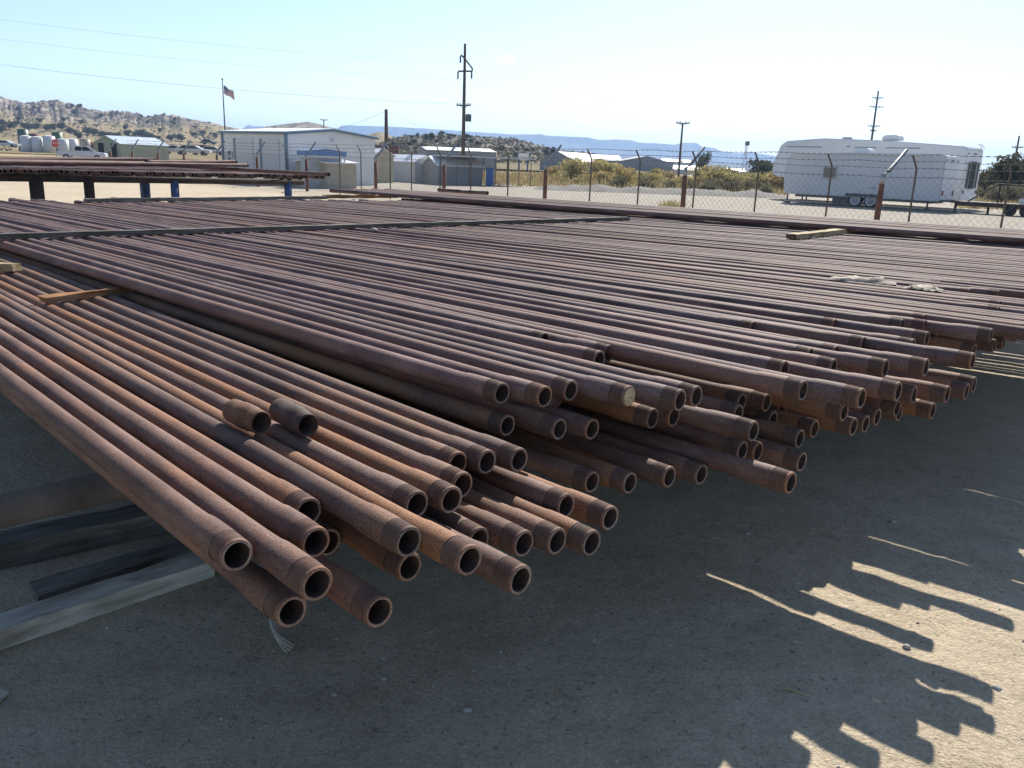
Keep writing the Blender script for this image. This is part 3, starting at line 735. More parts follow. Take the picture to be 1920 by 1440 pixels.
# ------------------------------------------------------------------ buildings, vehicles and clutter
M['white_wall'] = plain('white_siding', (.66, .66, .65), .06, 2, .6); M['blue_trim'] = plain('blue_trim', (.12, .20, .26), .15, 3, .5)
M['white_roof'] = plain('white_metal_roof', (.72, .73, .74), .06, 1, .45); M['door_white'] = plain('door_white', (.60, .60, .60), .05, 3, .5)
M['dark'] = plain('dark_gap', (.02, .02, .022), .2, 5, .5); M['glass'] = plain('dark_glass', (.016, .018, .022), .2, 2, .5, spec=.1)
M['tan_wall'] = plain('tan_siding', (.42, .37, .28), .1, 2, .7); M['green_wall'] = plain('pale_green_siding', (.30, .32, .24), .12, 2, .7)
M['roof_blue'] = plain('pale_blue_roof', (.42, .50, .58), .1, 1, .4); M['grey_wall'] = plain('grey_siding', (.24, .25, .26), .1, 1, .6)
M['light_grey'] = plain('light_grey', (.48, .49, .50), .08, 1, .5); M['tank_white'] = plain('tank_white', (.60, .59, .57), .06, 1.5, .5)
M['tank_green'] = plain('tank_green', (.06, .11, .06), .2, 1, .5); M['tank_tan'] = plain('tank_tan', (.33, .27, .21), .15, 1, .6); M['tank_rust'] = plain('tank_rust', (.24, .10, .04), .3, 1, .8)
M['brown_box'] = plain('brown_container', (.17, .075, .05), .15, 1, .7); M['rv_white'] = plain('rv_white', (.70, .70, .70), .06, .8, .35); M['rv_trim'] = plain('rv_trim', (.40, .40, .40), .1, 2, .5)
M['pole_wood'] = plain('pole_wood', (.10, .075, .055), .3, 4, .85); M['steel_dark'] = plain('dark_steel', (.10, .10, .105), .2, 3, .6)
M['tyre'] = plain('tyre', (.022, .022, .022), .2, 6, .85); M['rim'] = plain('rim', (.55, .55, .55), .05, 6, .35)
M['red'] = plain('sign_red', (.50, .03, .025), .1, 3, .5); M['sign_white'] = plain('sign_white', (.75, .75, .75), .03, 3, .5)
M['sign_blue'] = plain('sign_blue', (.03, .10, .32), .1, 3, .5)
def siding(name, c, dir_axis, freq):
    k = NT(name); tc = k.n('TexCoord'); w = k.n('TexWave', wave_type='BANDS', bands_direction=dir_axis); w.inputs['Scale'].default_value = freq
    k.l(tc.outputs['Object'], w.inputs['Vector']); n = k.noise(tc.outputs['Object'], .7, 4)
    k.col(k.ramp(n, [(.3, tuple(x * .92 for x in c)), (.7, tuple(min(1, x * 1.05) for x in c))])); k.rough(.55, .4)
    k.bump(w.outputs['Fac'], .5, .03); return k.m
M['ribbed_white'] = siding('ribbed_white_wall', (.72, .72, .71), 'DIAGONAL', 3.2)

def metal_building():
    A = gx(537, 50); B = gx(703, 55.5); C_ = gx(418, 55.5)
    ex = (B - A); Lx = ex.length; ex.normalize(); ey = Vector((-ex.y, ex.x, 0)); Ly = (C_ - A).length * .80
    rz = math.atan2(ex.y, ex.x); h = 2.98; hr = 3.28
    t = empty('metal_building', A, rz); tag(t, 'white metal building with blue trim and two tall roll-up doors', 'building')
    bm = BM(); a = [(0, -.3), (Lx, -.3), (Lx, h), (Lx / 2, hr), (0, h)]; prism(bm, a, 0, Ly); bmesh.ops.recalc_face_normals(bm, faces=bm.faces); obj('wall', bm, M['ribbed_white'], t)
    bm = BM()
    for s in (0, 1):
        x0, x1 = (-.15, Lx / 2) if s == 0 else (Lx / 2, Lx + .15); z0, z1 = (h - .01, hr + .03) if s == 0 else (hr + .03, h - .01)
        prism(bm, [(x0, z0), (x1, z1), (x1, z1 + .06), (x0, z0 + .06)], -.12, Ly + .12)
    bmesh.ops.recalc_face_normals(bm, faces=bm.faces); obj('roof', bm, M['white_roof'], t)
    bm = BM()
    for x0, x1, z0, z1 in ((-.16, Lx / 2, h - .12, hr - .08), (Lx / 2, Lx + .16, hr - .08, h - .12)):
        prism(bm, [(x0, z0), (x1, z1), (x1, z1 + .12), (x0, z0 + .12)], -.17, -.125)
    box(bm, (-.175, Ly / 2, h - .04), (.05, Ly + .3, .12)); box(bm, (-.02, -.02, h / 2 - .1), (.14, .14, h)); box(bm, (-.02, Ly, h / 2 - .1), (.12, .14, h))
    obj('trim', bm, M['blue_trim'], t)
    # the long wall with the doors is the x = 0 side
    for y0, y1 in ((Ly * .10, Ly * .36), (Ly * .50, Ly * .78)):
        bm = BM(); box(bm, (-.03, (y0 + y1) / 2, 1.3), (.05, y1 - y0, 2.6))
        for k in range(9): box(bm, (-.058, (y0 + y1) / 2, .3 + k * .28), (.012, y1 - y0 - .02, .03))
        d = obj('roll_up_door', bm, M['door_white'], t)
        bm = BM(); box(bm, (-.04, y1 + .10, 1.3), (.10, .16, 2.62)); obj('door_jamb', bm, M['steel_dark2'], d)
    bm = BM(); box(bm, (-.06, Ly * .885, 1.72), (.10, .14, .2)); box(bm, (-.06, Ly * .885, 1.38), (.08, .12, .14)); obj('wall_lamp', bm, M['dark'], t)
    bm = BM(); box(bm, (-.03, Ly * .90, .8), (.05, .8, 2.0)); obj('door', bm, M['light_grey'], t)
    bm = BM(); box(bm, (Lx * .49, -.05, h - .28), (.22, .08, .18)); obj('vent', bm, M['light_grey'], t)
M['steel_dark2'] = plain('grey_jamb', (.25, .27, .29), .1, 3, .5)
metal_building()

def gable(name, label, px0, px1, d0, d1, h, hr, depth, wall, roof, cat='building', z=0.0, windows=(), over=.15, group=None, ridge_along=True):
    """long wall from px0 to px1 facing the yard; ridge along it"""
    A, B = gx(px0, d0, z), gx(px1, d1, z); e = B - A; L = e.length; rz = math.atan2(e.y, e.x)
    t = empty(name, A, rz); tag(t, label, cat, group)
    bm = BM()
    if ridge_along:
        prof = [(0, -.4), (depth, -.4), (depth, h), (depth / 2, hr), (0, h)]
        a = [bm.verts.new((0, y, zz)) for y, zz in prof]; b = [bm.verts.new((L, y, zz)) for y, zz in prof]
        bm.faces.new(a); bm.faces.new(b[::-1])
        for i in range(5): bm.faces.new((a[i], b[i], b[(i+1) % 5], a[(i+1) % 5]))
    else: prism(bm, [(0, -.4), (L, -.4), (L, h), (L / 2, hr), (0, h)], 0, depth)
    bmesh.ops.recalc_face_normals(bm, faces=bm.faces); obj('wall', bm, wall, t)
    bm = BM(); th = .07
    def slab(p):                    # p: four corners counter-clockwise
        lo = [bm.verts.new(q) for q in p]; hi = [bm.verts.new(Vector(q) + Vector((0, 0, th))) for q in p]
        bm.faces.new(lo[::-1]); bm.faces.new(hi)
        for i in range(4): bm.faces.new((lo[i], lo[(i+1) % 4], hi[(i+1) % 4], hi[i]))
    if ridge_along:
        k = (hr - h) / (depth / 2)
        slab(((-over, -over, h - k * over + .01), (L + over, -over, h - k * over + .01), (L + over, depth / 2, hr + .01), (-over, depth / 2, hr + .01)))
        slab(((-over, depth / 2, hr + .012), (L + over, depth / 2, hr + .012), (L + over, depth + over, h - k * over + .01), (-over, depth + over, h - k * over + .01)))
    else:
        k = (hr - h) / (L / 2)
        slab(((-over, -over, h - k * over + .01), (L / 2, -over, hr + .01), (L / 2, depth + over, hr + .01), (-over, depth + over, h - k * over + .01)))
        slab(((L / 2, -over, hr + .012), (L + over, -over, h - k * over + .01), (L + over, depth + over, h - k * over + .01), (L / 2, depth + over, hr + .012)))
    bmesh.ops.recalc_face_normals(bm, faces=bm.faces); obj('roof', bm, roof, t)
    for (f, w, z0, z1, nm) in windows:
        bm = BM(); box(bm, (L * f, -.03, (z0 + z1) / 2), (w, .06, z1 - z0)); obj(nm, bm, M['glass'] if nm == 'window' else M['dark'], t)
    return t, L
def zg(px, py, d): return gp(px, py, d).z
# small green house: its gable end faces left, its long side right
def green_house():
    d = 120; A = gp(225, 291, 118); B = gp(316, 289, 124); A.z = B.z = min(A.z, B.z)
    t, L = gable('small_house', 'small pale green house with a light blue metal roof beyond the fence', 226, 316, 118, 126, 2.0, 3.0, 5.0, M['green_wall'], M['roof_blue'], z=A.z - .5)
    for f in (1.0, 3.4):
        bm = BM(); box(bm, (-.03, f + .2, 1.1), (.06, 1.0, 1.9)); obj('window', bm, M['glass'], t)
green_house()
gable('shed', 'tan shed with a shallow white gable roof beyond the fence', 700, 738, 62, 63, 1.9, 2.35, 4, M['tan_wall'], M['white_roof'], 'shed', ridge_along=False)
gable('shed', 'pale grey shed with a white roof to the left of the blue drum', 778, 812, 66, 67, 1.55, 2.0, 6, M['light_grey'], M['white_roof'], 'shed', ridge_along=False)
gable('shed', 'low grey shed with a bright white roof behind the fence, blue drum at its end', 822, 905, 63, 64.5, 1.35, 1.95, 3.5, M['grey_wall'], M['white_roof'], 'shed')
gable('shed', 'olive slatted shed with two white roof vents beside the white metal building', 612, 668, 47.5, 49, 1.35, 1.5, 3, M['tan_wall'], M['white_roof'], 'shed')
gable('long_building', 'long grey metal building with a white roof edge at the foot of the scrub hill', 800, 930, 146, 149, 3.3, 3.9, 12, M['grey_wall'], M['white_roof'])
gable('warehouse', 'grey warehouse with a pale roof strip behind the yellow brush', 1078, 1165, 190, 190, 2.9, 4.1, 14, M['grey_wall'], M['light_grey'])
gable('warehouse', 'broad dark grey warehouse gable left of the pale-roofed one', 1012, 1080, 180, 176, 2.4, 4.2, 14, M['grey_wall'], M['grey_wall'], ridge_along=False)
gable('warehouse', 'low dark grey warehouse nearest the thin utility pole', 1160, 1262, 230, 230, 3.0, 4.6, 20, M['grey_wall'], M['grey_wall'], ridge_along=False)
for i, (a, b, y) in enumerate(((1216, 1234, 302.5), (1241, 1257, 303), (1258, 1275, 304), (1280, 1295, 305.5))):
    pz = gp((a + b) / 2, y, 420).z
    gable('far_shed', ('first', 'second', 'third', 'last')[i] + ' tiny white roof in the far row on the plain below the mesa', a, b, 420, 420, pz + .1, pz + 1.3, 8, M['light_grey'], M['white_roof'], 'shed', group='tiny far roofs')
gable('far_shed', 'long white roof just behind the brush right of the thin utility pole', 1263, 1328, 260, 262, 1.4, 2.6, 9, M['light_grey'], M['white_roof'], 'shed')
gable('far_shed', 'small white roof behind the brush, near the dark round tree', 1352, 1400, 300, 300, 1.3, 2.4, 8, M['light_grey'], M['white_roof'], 'shed')
# brown container
def simple_box(name, label, cat, px, py, d, size, mat, rz=0.0, extra=None):
    p = gp(px, py, d); t = empty(name, p, rz); tag(t, label, cat); bm = BM(); box(bm, (0, 0, size[2] / 2), size); bevel(bm, .03, 1); obj('body', bm, mat, t); 
    if extra: extra(t)
    return t
def ribs(t):
    bm = BM()
    for k in range(14): box(bm, (-2.6 + k * .4, -1.27, 1.3), (.12, .04, 2.3))
    obj('side_ribs', bm, M['brown_box2'], t)
M['brown_box2'] = plain('brown_rib', (.14, .06, .04), .15, 1, .7)
simple_box('container', 'reddish brown shipping container beside the bare pole', 'container', 718, 299, 150, (5.6, 2.5, 2.3), M['brown_box'], .1, ribs)
# open carport
def carport():
    A, B = gx(852, 62), gx(1000, 66); e = B - A; L = e.length; t = empty('carport', A, math.atan2(e.y, e.x)); tag(t, 'open carport with a thin flat roof on slim posts', 'carport')
    bm = BM(); box(bm, (L / 2, 1.6, 2.05), (L, 3.6, .09)); obj('roof', bm, M['light_grey'], t)
    for k in range(7):
        for y in (0, 3.2):
            bm = BM(); tube(bm, [(.2 + (L - .4) * k / 6, y, -.1), (.2 + (L - .4) * k / 6, y, 2.0)], .03, 6); obj('post', bm, M['steel_dark'], t)
carport()
def drum():
    p = gx(919, 63); bm = BM(); t = empty('drum', p); tag(t, 'upright bright blue bin standing at the end of the low grey shed', 'bin')
    box(bm, (0, 0, .62), (.55, .55, 1.25)); bevel(bm, .06, 2); obj('body', bm, M['sign_blue'], t); bm = BM(); box(bm, (0, 0, 1.29), (.62, .62, .07)); bevel(bm, .02, 1); obj('lid', bm, M['sign_blue'], t)
drum()
def pylon():
    p = gx(981, 120, gp(981, 318, 120).z); t = empty('pylon_sign', p, .15); tag(t, 'white panel sign with blue sides standing on two blue legs', 'sign')
    for s in (-.62, .62): bm = BM(); box(bm, (s, 0, 1.1), (.18, .18, 2.3)); obj('leg', bm, M['sign_blue'], t)
    bm = BM(); box(bm, (0, 0, 1.75), (1.5, .25, .9)); obj('panel', bm, M['sign_white'], t)
    bm = BM(); box(bm, (.82, 0, 1.75), (.14, .28, .95)); box(bm, (-.82, 0, 1.75), (.14, .28, .95)); obj('side_trim', bm, M['sign_blue'], t)
pylon()
# blue-topped shade beside the white building
def blue_canopy():
    A, B = gx(572, 47.2), gx(650, 48.5); e = B - A; L = e.length; t = empty('awning', A, math.atan2(e.y, e.x)); tag(t, 'low blue-roofed canopy against the white metal building', 'canopy')
    bm = BM(); prism(bm, [(0, 1.75), (L, 1.75), (L, 2.0), (L * .5, 2.12), (0, 2.0)], 0, 1.4); bmesh.ops.recalc_face_normals(bm, faces=bm.faces); obj('roof', bm, M['canopy_blue'], t)
    for x in (.1, L - .1): bm = BM(); box(bm, (x, .1, .8), (.08, .08, 1.9)); obj('post', bm, M['light_grey'], t)
    bm = BM(); box(bm, (L / 2, .8, .8), (L - .3, .9, 1.7)); obj('wall', bm, M['light_grey'], t)
M['canopy_blue'] = plain('faded_blue', (.13, .22, .42), .1, 2, .5)
blue_canopy()

# tanks on the slope
def tank(px, py, d, h, r, mat, label, group='storage tanks on the slope'):
    p = gp(px, py, d); t = empty('storage_tank', p); tag(t, label, 'tank', group)
    bm = BM(); tube(bm, [(0, 0, -.6), (0, 0, h)], r, 28); 
    for f in bm.faces: f.smooth = len(f.verts) == 4
    obj('shell', bm, mat, t)
    bm = BM(); bmesh.ops.create_cone(bm, cap_ends=True, segments=28, radius1=r * 1.02, radius2=r * .1, depth=.25, matrix=Matrix.Translation((0, 0, h + .125))); obj('lid', bm, mat, t)
    return t
TD = 205
tank(51, 284, TD, 3.5, .0 + 1.32, M['tank_white'], 'white upright tank in front of the dark green one')
tank(72, 285, TD, 3.4, 1.30, M['tank_white'], 'white upright tank between the green tank and the stop sign')
tank(46, 279, TD + 12, 4.7, 1.25, M['tank_green'], 'dark green upright tank, tallest of the tanks')
tank(94, 285, TD, 3.6, 1.35, M['tank_white'], 'white upright tank partly behind the stop sign')
tank(110, 282, TD + 12, 4.4, 1.2, M['tank_green'], 'green-topped tank rising above the stop sign')
tank(120, 287, TD - 3, 3.1, 1.2, M['tank_white'], 'white tank just beyond the stop sign, half covered by it')
tank(137, 287, TD, 3.2, 1.28, M['tank_white'], 'white upright tank furthest along the white row, above the pickup')
tank(161, 284, TD + 4, 2.9, 1.15, M['tank_tan'], 'tan upright tank above the cab of the pickup')
tank(177, 285, TD + 6, 2.2, .85, M['tank_rust'], 'rust-brown small tank beside the tan one')
tank(185, 284, TD + 4, 1.9, .55, M['tank_tan'], 'narrow cream tank at the end of the row of tanks')
tank(66, 275, TD + 20, 3.2, 1.4, M['brown_box'], 'dark maroon tank behind the white ones')
def stop_sign():
    p = gp(107, 300, 95); p.z = -.1; zc = gp(107, 267, 95).z; t = empty('stop_sign', p, .45); tag(t, 'red octagonal stop sign in front of the white tanks', 'sign')
    r = .47; bm = BM(); pr = [(r * math.cos(R(22.5 + 45 * k)), r * math.sin(R(22.5 + 45 * k)) + zc) for k in range(8)]; prism(bm, pr, -.015, .015); bmesh.ops.recalc_face_normals(bm, faces=bm.faces); s = obj('sign_face', bm, M['red'], t)
    ro = .455; ri = .425
    bm = BM(); a = [bm.verts.new((ro * math.cos(R(22.5 + 45 * k)), -.018, ro * math.sin(R(22.5 + 45 * k)) + zc)) for k in range(8)]; b = [bm.verts.new((ri * math.cos(R(22.5 + 45 * k)), -.018, ri * math.sin(R(22.5 + 45 * k)) + zc)) for k in range(8)]
    for k in range(8): bm.faces.new((a[k], a[(k+1) % 8], b[(k+1) % 8], b[k]))
    obj('border', bm, M['sign_white'], s)
    cu = bpy.data.curves.new('stop_text', 'FONT'); cu.body = 'STOP'; cu.size = .40; cu.align_x = 'CENTER'; cu.align_y = 'CENTER'; cu.extrude = .002
    tmp = link('stop_text', cu); dg = bpy.context.evaluated_depsgraph_get(); me = bpy.data.meshes.new_from_object(tmp.evaluated_get(dg)); bpy.data.objects.remove(tmp)
    me.materials.clear(); me.materials.append(M['sign_white']); l = link('lettering', me, s); l.location = (0, -.022, zc); l.rotation_euler = (R(90), 0, 0)
    bm = BM(); tube(bm, [(0, .04, 0), (0, .04, zc + .3)], .035, 8); obj('post', bm, M['galv'], t)
stop_sign()

# pickup truck: x forward (to the right in the photo)
def pickup(name, label, px, py, d, rz, paint, s=1.0):
    p = gp(px, py, d); t = empty(name, p, rz); t.scale = (s, s, s); tag(t, label, 'pickup truck')
    bm = BM(); prism(bm, [(-2.7, .55), (2.75, .50), (2.8, .85), (2.7, 1.05), (1.55, 1.15), (.75, 1.22), (-.75, 1.22), (-2.7, 1.18)], -.95, .95); bmesh.ops.recalc_face_normals(bm, faces=bm.faces); bevel(bm, .07, 2); obj('body', bm, paint, t)
    bm = BM(); lo = [(-.85, 1.2), (1.45, 1.2), (.75, 1.82), (-.72, 1.86)]
    a = [bm.verts.new((x, -.88 if z < 1.5 else -.70, z)) for x, z in lo]; b = [bm.verts.new((x, .88 if z < 1.5 else .70, z)) for x, z in lo]
    bm.faces.new(a); bm.faces.new(b[::-1])
    for i in range(4): bm.faces.new((a[i], b[i], b[(i+1) % 4], a[(i+1) % 4]))
    bmesh.ops.recalc_face_normals(bm, faces=bm.faces); bevel(bm, .06, 2); obj('cab', bm, paint, t)
    for x0, x1, x2, x3 in ((-.68, .12, .10, -.60), (.20, 1.22, .68, .18)):
        bm = BM()
        for sd in (-1, 1):
            vs = [bm.verts.new((x, sd * (.895 if z < 1.5 else .755), z)) for x, z in ((x0, 1.28), (x1, 1.28), (x2, 1.74), (x3, 1.74))]; bm.faces.new(vs if sd < 0 else vs[::-1])
        obj('side_window', bm, M['glass'], t)
    bm = BM(); vs = [bm.verts.new(q) for q in ((1.47, -.78, 1.24), (1.47, .78, 1.24), (.80, .62, 1.80), (.80, -.62, 1.80))]; bm.faces.new(vs); obj('windscreen', bm, M['glass'], t)
    for x in (-1.7, 1.8):
        for y in (-.86, .86):
            bm = BM(); bmesh.ops.create_cone(bm, cap_ends=True, segments=20, radius1=.40, radius2=.40, depth=.26, matrix=Matrix.Translation((x, y, .40)) @ Matrix.Rotation(R(90), 4, 'X')); w = obj('wheel', bm, M['tyre'], t)
            bm = BM(); bmesh.ops.create_cone(bm, cap_ends=True, segments=14, radius1=.22, radius2=.22, depth=.28, matrix=Matrix.Translation((x, y, .40)) @ Matrix.Rotation(R(90), 4, 'X')); obj('rim', bm, M['rim'], w)
    return t
M['truck_white'] = plain('truck_white', (.55, .57, .60), .04, 1, .25)
pickup('pickup_truck', 'white extended-cab pickup parked beyond the rear rack, facing the small green house', 156, 302, 108, R(16), M['truck_white'])
# far clutter of parked vehicles by the slope
def blob_car(px, py, d, c, label, rz, L=4.4):
    p = gp(px, py, d); t = empty('parked_car', p, rz); tag(t, label, 'car', 'far parked vehicles'); mt = plain('car_paint', c, .05, 1, .3)
    bm = BM(); prism(bm, [(-L/2, .35), (L/2, .35), (L/2, .8), (L*.28, .95), (L*.1, 1.45), (-L*.28, 1.5), (-L*.45, 1.0), (-L/2, .95)], -.85, .85); bmesh.ops.recalc_face_normals(bm, faces=bm.faces); bevel(bm, .08, 2); obj('body', bm, mt, t)
    bm = BM()
    for sd in (-1, 1):
        vs = [bm.verts.new((x, sd * .86, z)) for x, z in ((-L*.36, 1.0), (L*.2, .98), (L*.08, 1.36), (-L*.26, 1.4))]; bm.faces.new(vs if sd < 0 else vs[::-1])
    obj('window', bm, M['glass'], t)
    for x in (-L*.3, L*.3):
        for y in (-.8, .8): bm = BM(); bmesh.ops.create_cone(bm, cap_ends=True, segments=14, radius1=.34, radius2=.34, depth=.2, matrix=Matrix.Translation((x, y, .34)) @ Matrix.Rotation(R(90), 4, 'X')); obj('wheel', bm, M['tyre'], t)
for a in ((330, 289, 150, (.45, .45, .46), 'pale grey parked car just past the small green house', .2), (352, 290, 155, (.30, .22, .12), 'tan parked car in the far row beyond the fence', .5), (363, 291, 135, (.55, .55, .56), 'white parked van-like car, largest of the far parked vehicles', .1, 5.4),
          (383, 287, 165, (.08, .08, .09), 'black parked car far beyond the fence', .3), (400, 291, 150, (.50, .50, .50), 'white parked car close to the white metal building', .2), (10, 276, 190, (.45, .47, .50), 'white parked vehicle on the slope short of the green tank', .1, 6.0), (392, 271, 260, (.06, .09, .11), 'dark parked vehicle alone high on the grassy slope', .1)):
    blob_car(*a)

# RVs
def rv(name, label, pl, dl, pr, dr, hgt, width, fifth, z0=0.0):
    A, B = gx(pl, dl), gx(pr, dr); e = B - A; L = e.length; t = empty(name, A, math.atan2(e.y, e.x)); tag(t, label, 'camper trailer')
    b0 = .52
    if fifth:
        prof = [(1.9, b0), (L, b0 - .02), (L, hgt - .55), (L - .15, hgt - .42), (L * .62, hgt - .12), (L * .28, hgt), (.9, hgt - .18), (.45, hgt - .45), (.08, hgt - 1.5), (0, hgt - 2.0), (.05, hgt - 2.35), (.5, hgt - 2.5), (1.75, hgt - 2.55)]
    else:
        prof = [(.25, b0), (L, b0), (L, hgt - .12), (L - .35, hgt - .02), (L - 1.6, hgt), (.5, hgt - .05), (.12, hgt - .4), (0, hgt * .55), (.08, b0 + .25)]
    bm = BM(); prism(bm, prof, 0, width); bmesh.ops.recalc_face_normals(bm, faces=bm.faces); bevel(bm, .05, 2); obj('body', bm, M['rv_white'] if fifth else M['rv_grey'], t)
    bm = BM(); box(bm, (L * .52, width / 2, b0 - .06), (L * .86, width - .3, .14)); obj('chassis', bm, M['steel_dark'], t)
    def win(x0, x1, z0, z1, y=-.025, frame=True):
        bm = BM(); box(bm, ((x0 + x1) / 2, y, (z0 + z1) / 2), (x1 - x0, .05, z1 - z0)); w = obj('window', bm, M['rv_trim'], t)
        bm = BM(); box(bm, ((x0 + x1) / 2, y - .028, (z0 + z1) / 2), (x1 - x0 - .12, .012, z1 - z0 - .12)); obj('pane', bm, M['rv_glass'], w)
    def rear_win(y0, y1, z0, z1):
        bm = BM(); box(bm, (L + .02, (y0 + y1) / 2, (z0 + z1) / 2), (.05, y1 - y0, z1 - z0)); w = obj('window', bm, M['rv_trim'], t)
        bm = BM(); box(bm, (L + .05, (y0 + y1) / 2, (z0 + z1) / 2), (.012, y1 - y0 - .08, z1 - z0 - .1)); obj('pane', bm, M['glass'], w)
    def wheel(x):
        bm = BM(); bmesh.ops.create_cone(bm, cap_ends=True, segments=24, radius1=.37, radius2=.37, depth=.24, matrix=Matrix.Translation((x, .10, .37)) @ Matrix.Rotation(R(90), 4, 'X')); w = obj('wheel', bm, M['tyre'], t)
        bm = BM(); bmesh.ops.create_cone(bm, cap_ends=True, segments=20, radius1=.31, radius2=.28, depth=.06, matrix=Matrix.Translation((x, -.035, .37)) @ Matrix.Rotation(R(90), 4, 'X'))
        bmesh.ops.inset_individual(bm, faces=[f for f in bm.faces if len(f.verts) > 8], thickness=.06, depth=-.03); obj('rim', bm, M['rim'], w)
    def ac(x, y=None):
        bm = BM(); prism(bm, [(-.55, 0), (.55, 0), (.5, .25), (.3, .33), (-.45, .30), (-.55, .1)], -.42, .42); bmesh.ops.recalc_face_normals(bm, faces=bm.faces); bevel(bm, .05, 2)
        o = obj('air_conditioner', bm, M['rv_white'], t); o.location = (x, width / 2, hgt - .08)
    if fifth:
        for x0, x1 in ((.9, 3.4), (5.6, 7.0), (7.6, 9.6)):
            bm = BM(); box(bm, ((x0 + x1) / 2, -.02, hgt - .55), (x1 - x0, .05, .05)); obj('awning_rail', bm, M['steel_dark2'], t)
        bm = BM(); box(bm, (L * .42, -.025, hgt - .5), (.16, .05, .06)); obj('marker_light', bm, M['tank_rust'], t)
        rear_win(.75, 1.6, 1.15, 2.75); rear_win(.35, .65, 1.2, 2.7); rear_win(1.75, 2.05, 1.2, 2.7)
        bm = BM(); 
        for k in (-1, 0, 1): box(bm, (L + .02, width / 2 + k * .14, hgt - .8), (.04, .08, .06))
        box(bm, (L + .02, .2, hgt - .8), (.04, .07, .06)); obj('marker_light', bm, M['dark'], t)
        bm = BM(); box(bm, (L + .02, .25, 1.0), (.04, .16, .2)); box(bm, (L + .02, width - .25, 1.0), (.04, .16, .2)); obj('tail_light', bm, M['tail'], t)
        bm = BM(); tube(bm, [(L - .05, width - .35, hgt - .7), (L + .12, width - .35, hgt - .4), (L - .1, width - .35, hgt - .2)], .02, 6); tube(bm, [(L - .05, width - .75, hgt - .7), (L + .12, width - .75, hgt - .4), (L - .1, width - .75, hgt - .2)], .02, 6); obj('ladder', bm, M['galv'], t)
        ac(L * .60); wheel(L * .47); wheel(L * .47 + .85)
        for x in (2.3, 2.6): bm = BM(); tube(bm, [(x, .3, 0), (x, .3, b0 + .2)], .05, 8); obj('landing_leg', bm, M['steel_dark'], t)
        bm = BM(); bmesh.ops.create_cone(bm, cap_ends=True, segments=16, radius1=.35, radius2=.28, depth=.14, matrix=Matrix.Translation((L * .36, width / 2, hgt + .05))); obj('roof_vent', bm, M['light_grey'], t)
    else:
        win(L * .27, L * .27 + .78, 1.5, 2.15)
        ac(L * .46); wheel(L * .50); wheel(L * .50 + .86)
        bm = BM(); box(bm, (L * .5 + .43, -.03, b0 + .12), (2.0, .08, .16)); obj('wheel_arch', bm, M['steel_dark'], t)
        for x in (L * .60, ): bm = BM(); box(bm, (x, -.03, 1.08), (.3, .06, .07)); obj('door_handle', bm, M['galv'], t)
        bm = BM(); 
        for y in (.25, width / 2 - .15, width / 2, width / 2 + .15, width - .25): box(bm, (L + .02, y, hgt - .32), (.04, .09, .06))
        obj('marker_light', bm, M['dark'], t)
        bm = BM(); box(bm, (L + .02, .3, .95), (.04, .16, .26)); box(bm, (L + .02, width - .3, .95), (.04, .16, .26)); obj('tail_light', bm, M['tail'], t)
        bm = BM(); box(bm, (L + .25, width / 2, .56), (.5, width - .3, .1)); obj('bumper', bm, M['steel_dark'], t)
        for x in (.3, L * .93): bm = BM(); tube(bm, [(x, .2, 0), (x, .2, b0)], .05, 8); box(bm, (x, .2, .06), (.3, .3, .12)); obj('jack', bm, M['steel_dark'], t)
        bm = BM(); box(bm, (L * .40, .3, .25), (.9, .5, .3)); obj('step', bm, M['steel_dark'], t)
        bm = BM(); box(bm, (L * .5, -.05, hgt - .10), (L - .9, .10, .06)); obj('awning_rail', bm, M['sign_white'], t)
M['rv_grey'] = plain('rv_cool_white', (.56, .57, .59), .05, .8, .35); M['rv_glass'] = plain('tinted_glass', (.18, .165, .14), .1, 2, .25); M['tail'] = plain('tail_red', (.20, .04, .03), .1, 3, .4)
rv('travel_trailer', 'lower white travel trailer with one tan window and paired spoked wheels', 1470, 51.5, 1768, 45.5, 2.98, 2.4, False)
rv('camper_trailer', 'taller white fifth-wheel camper with a raised nose and three-part rear window', 1447, 58.5, 1806, 49.5, 3.95, 2.45, True)
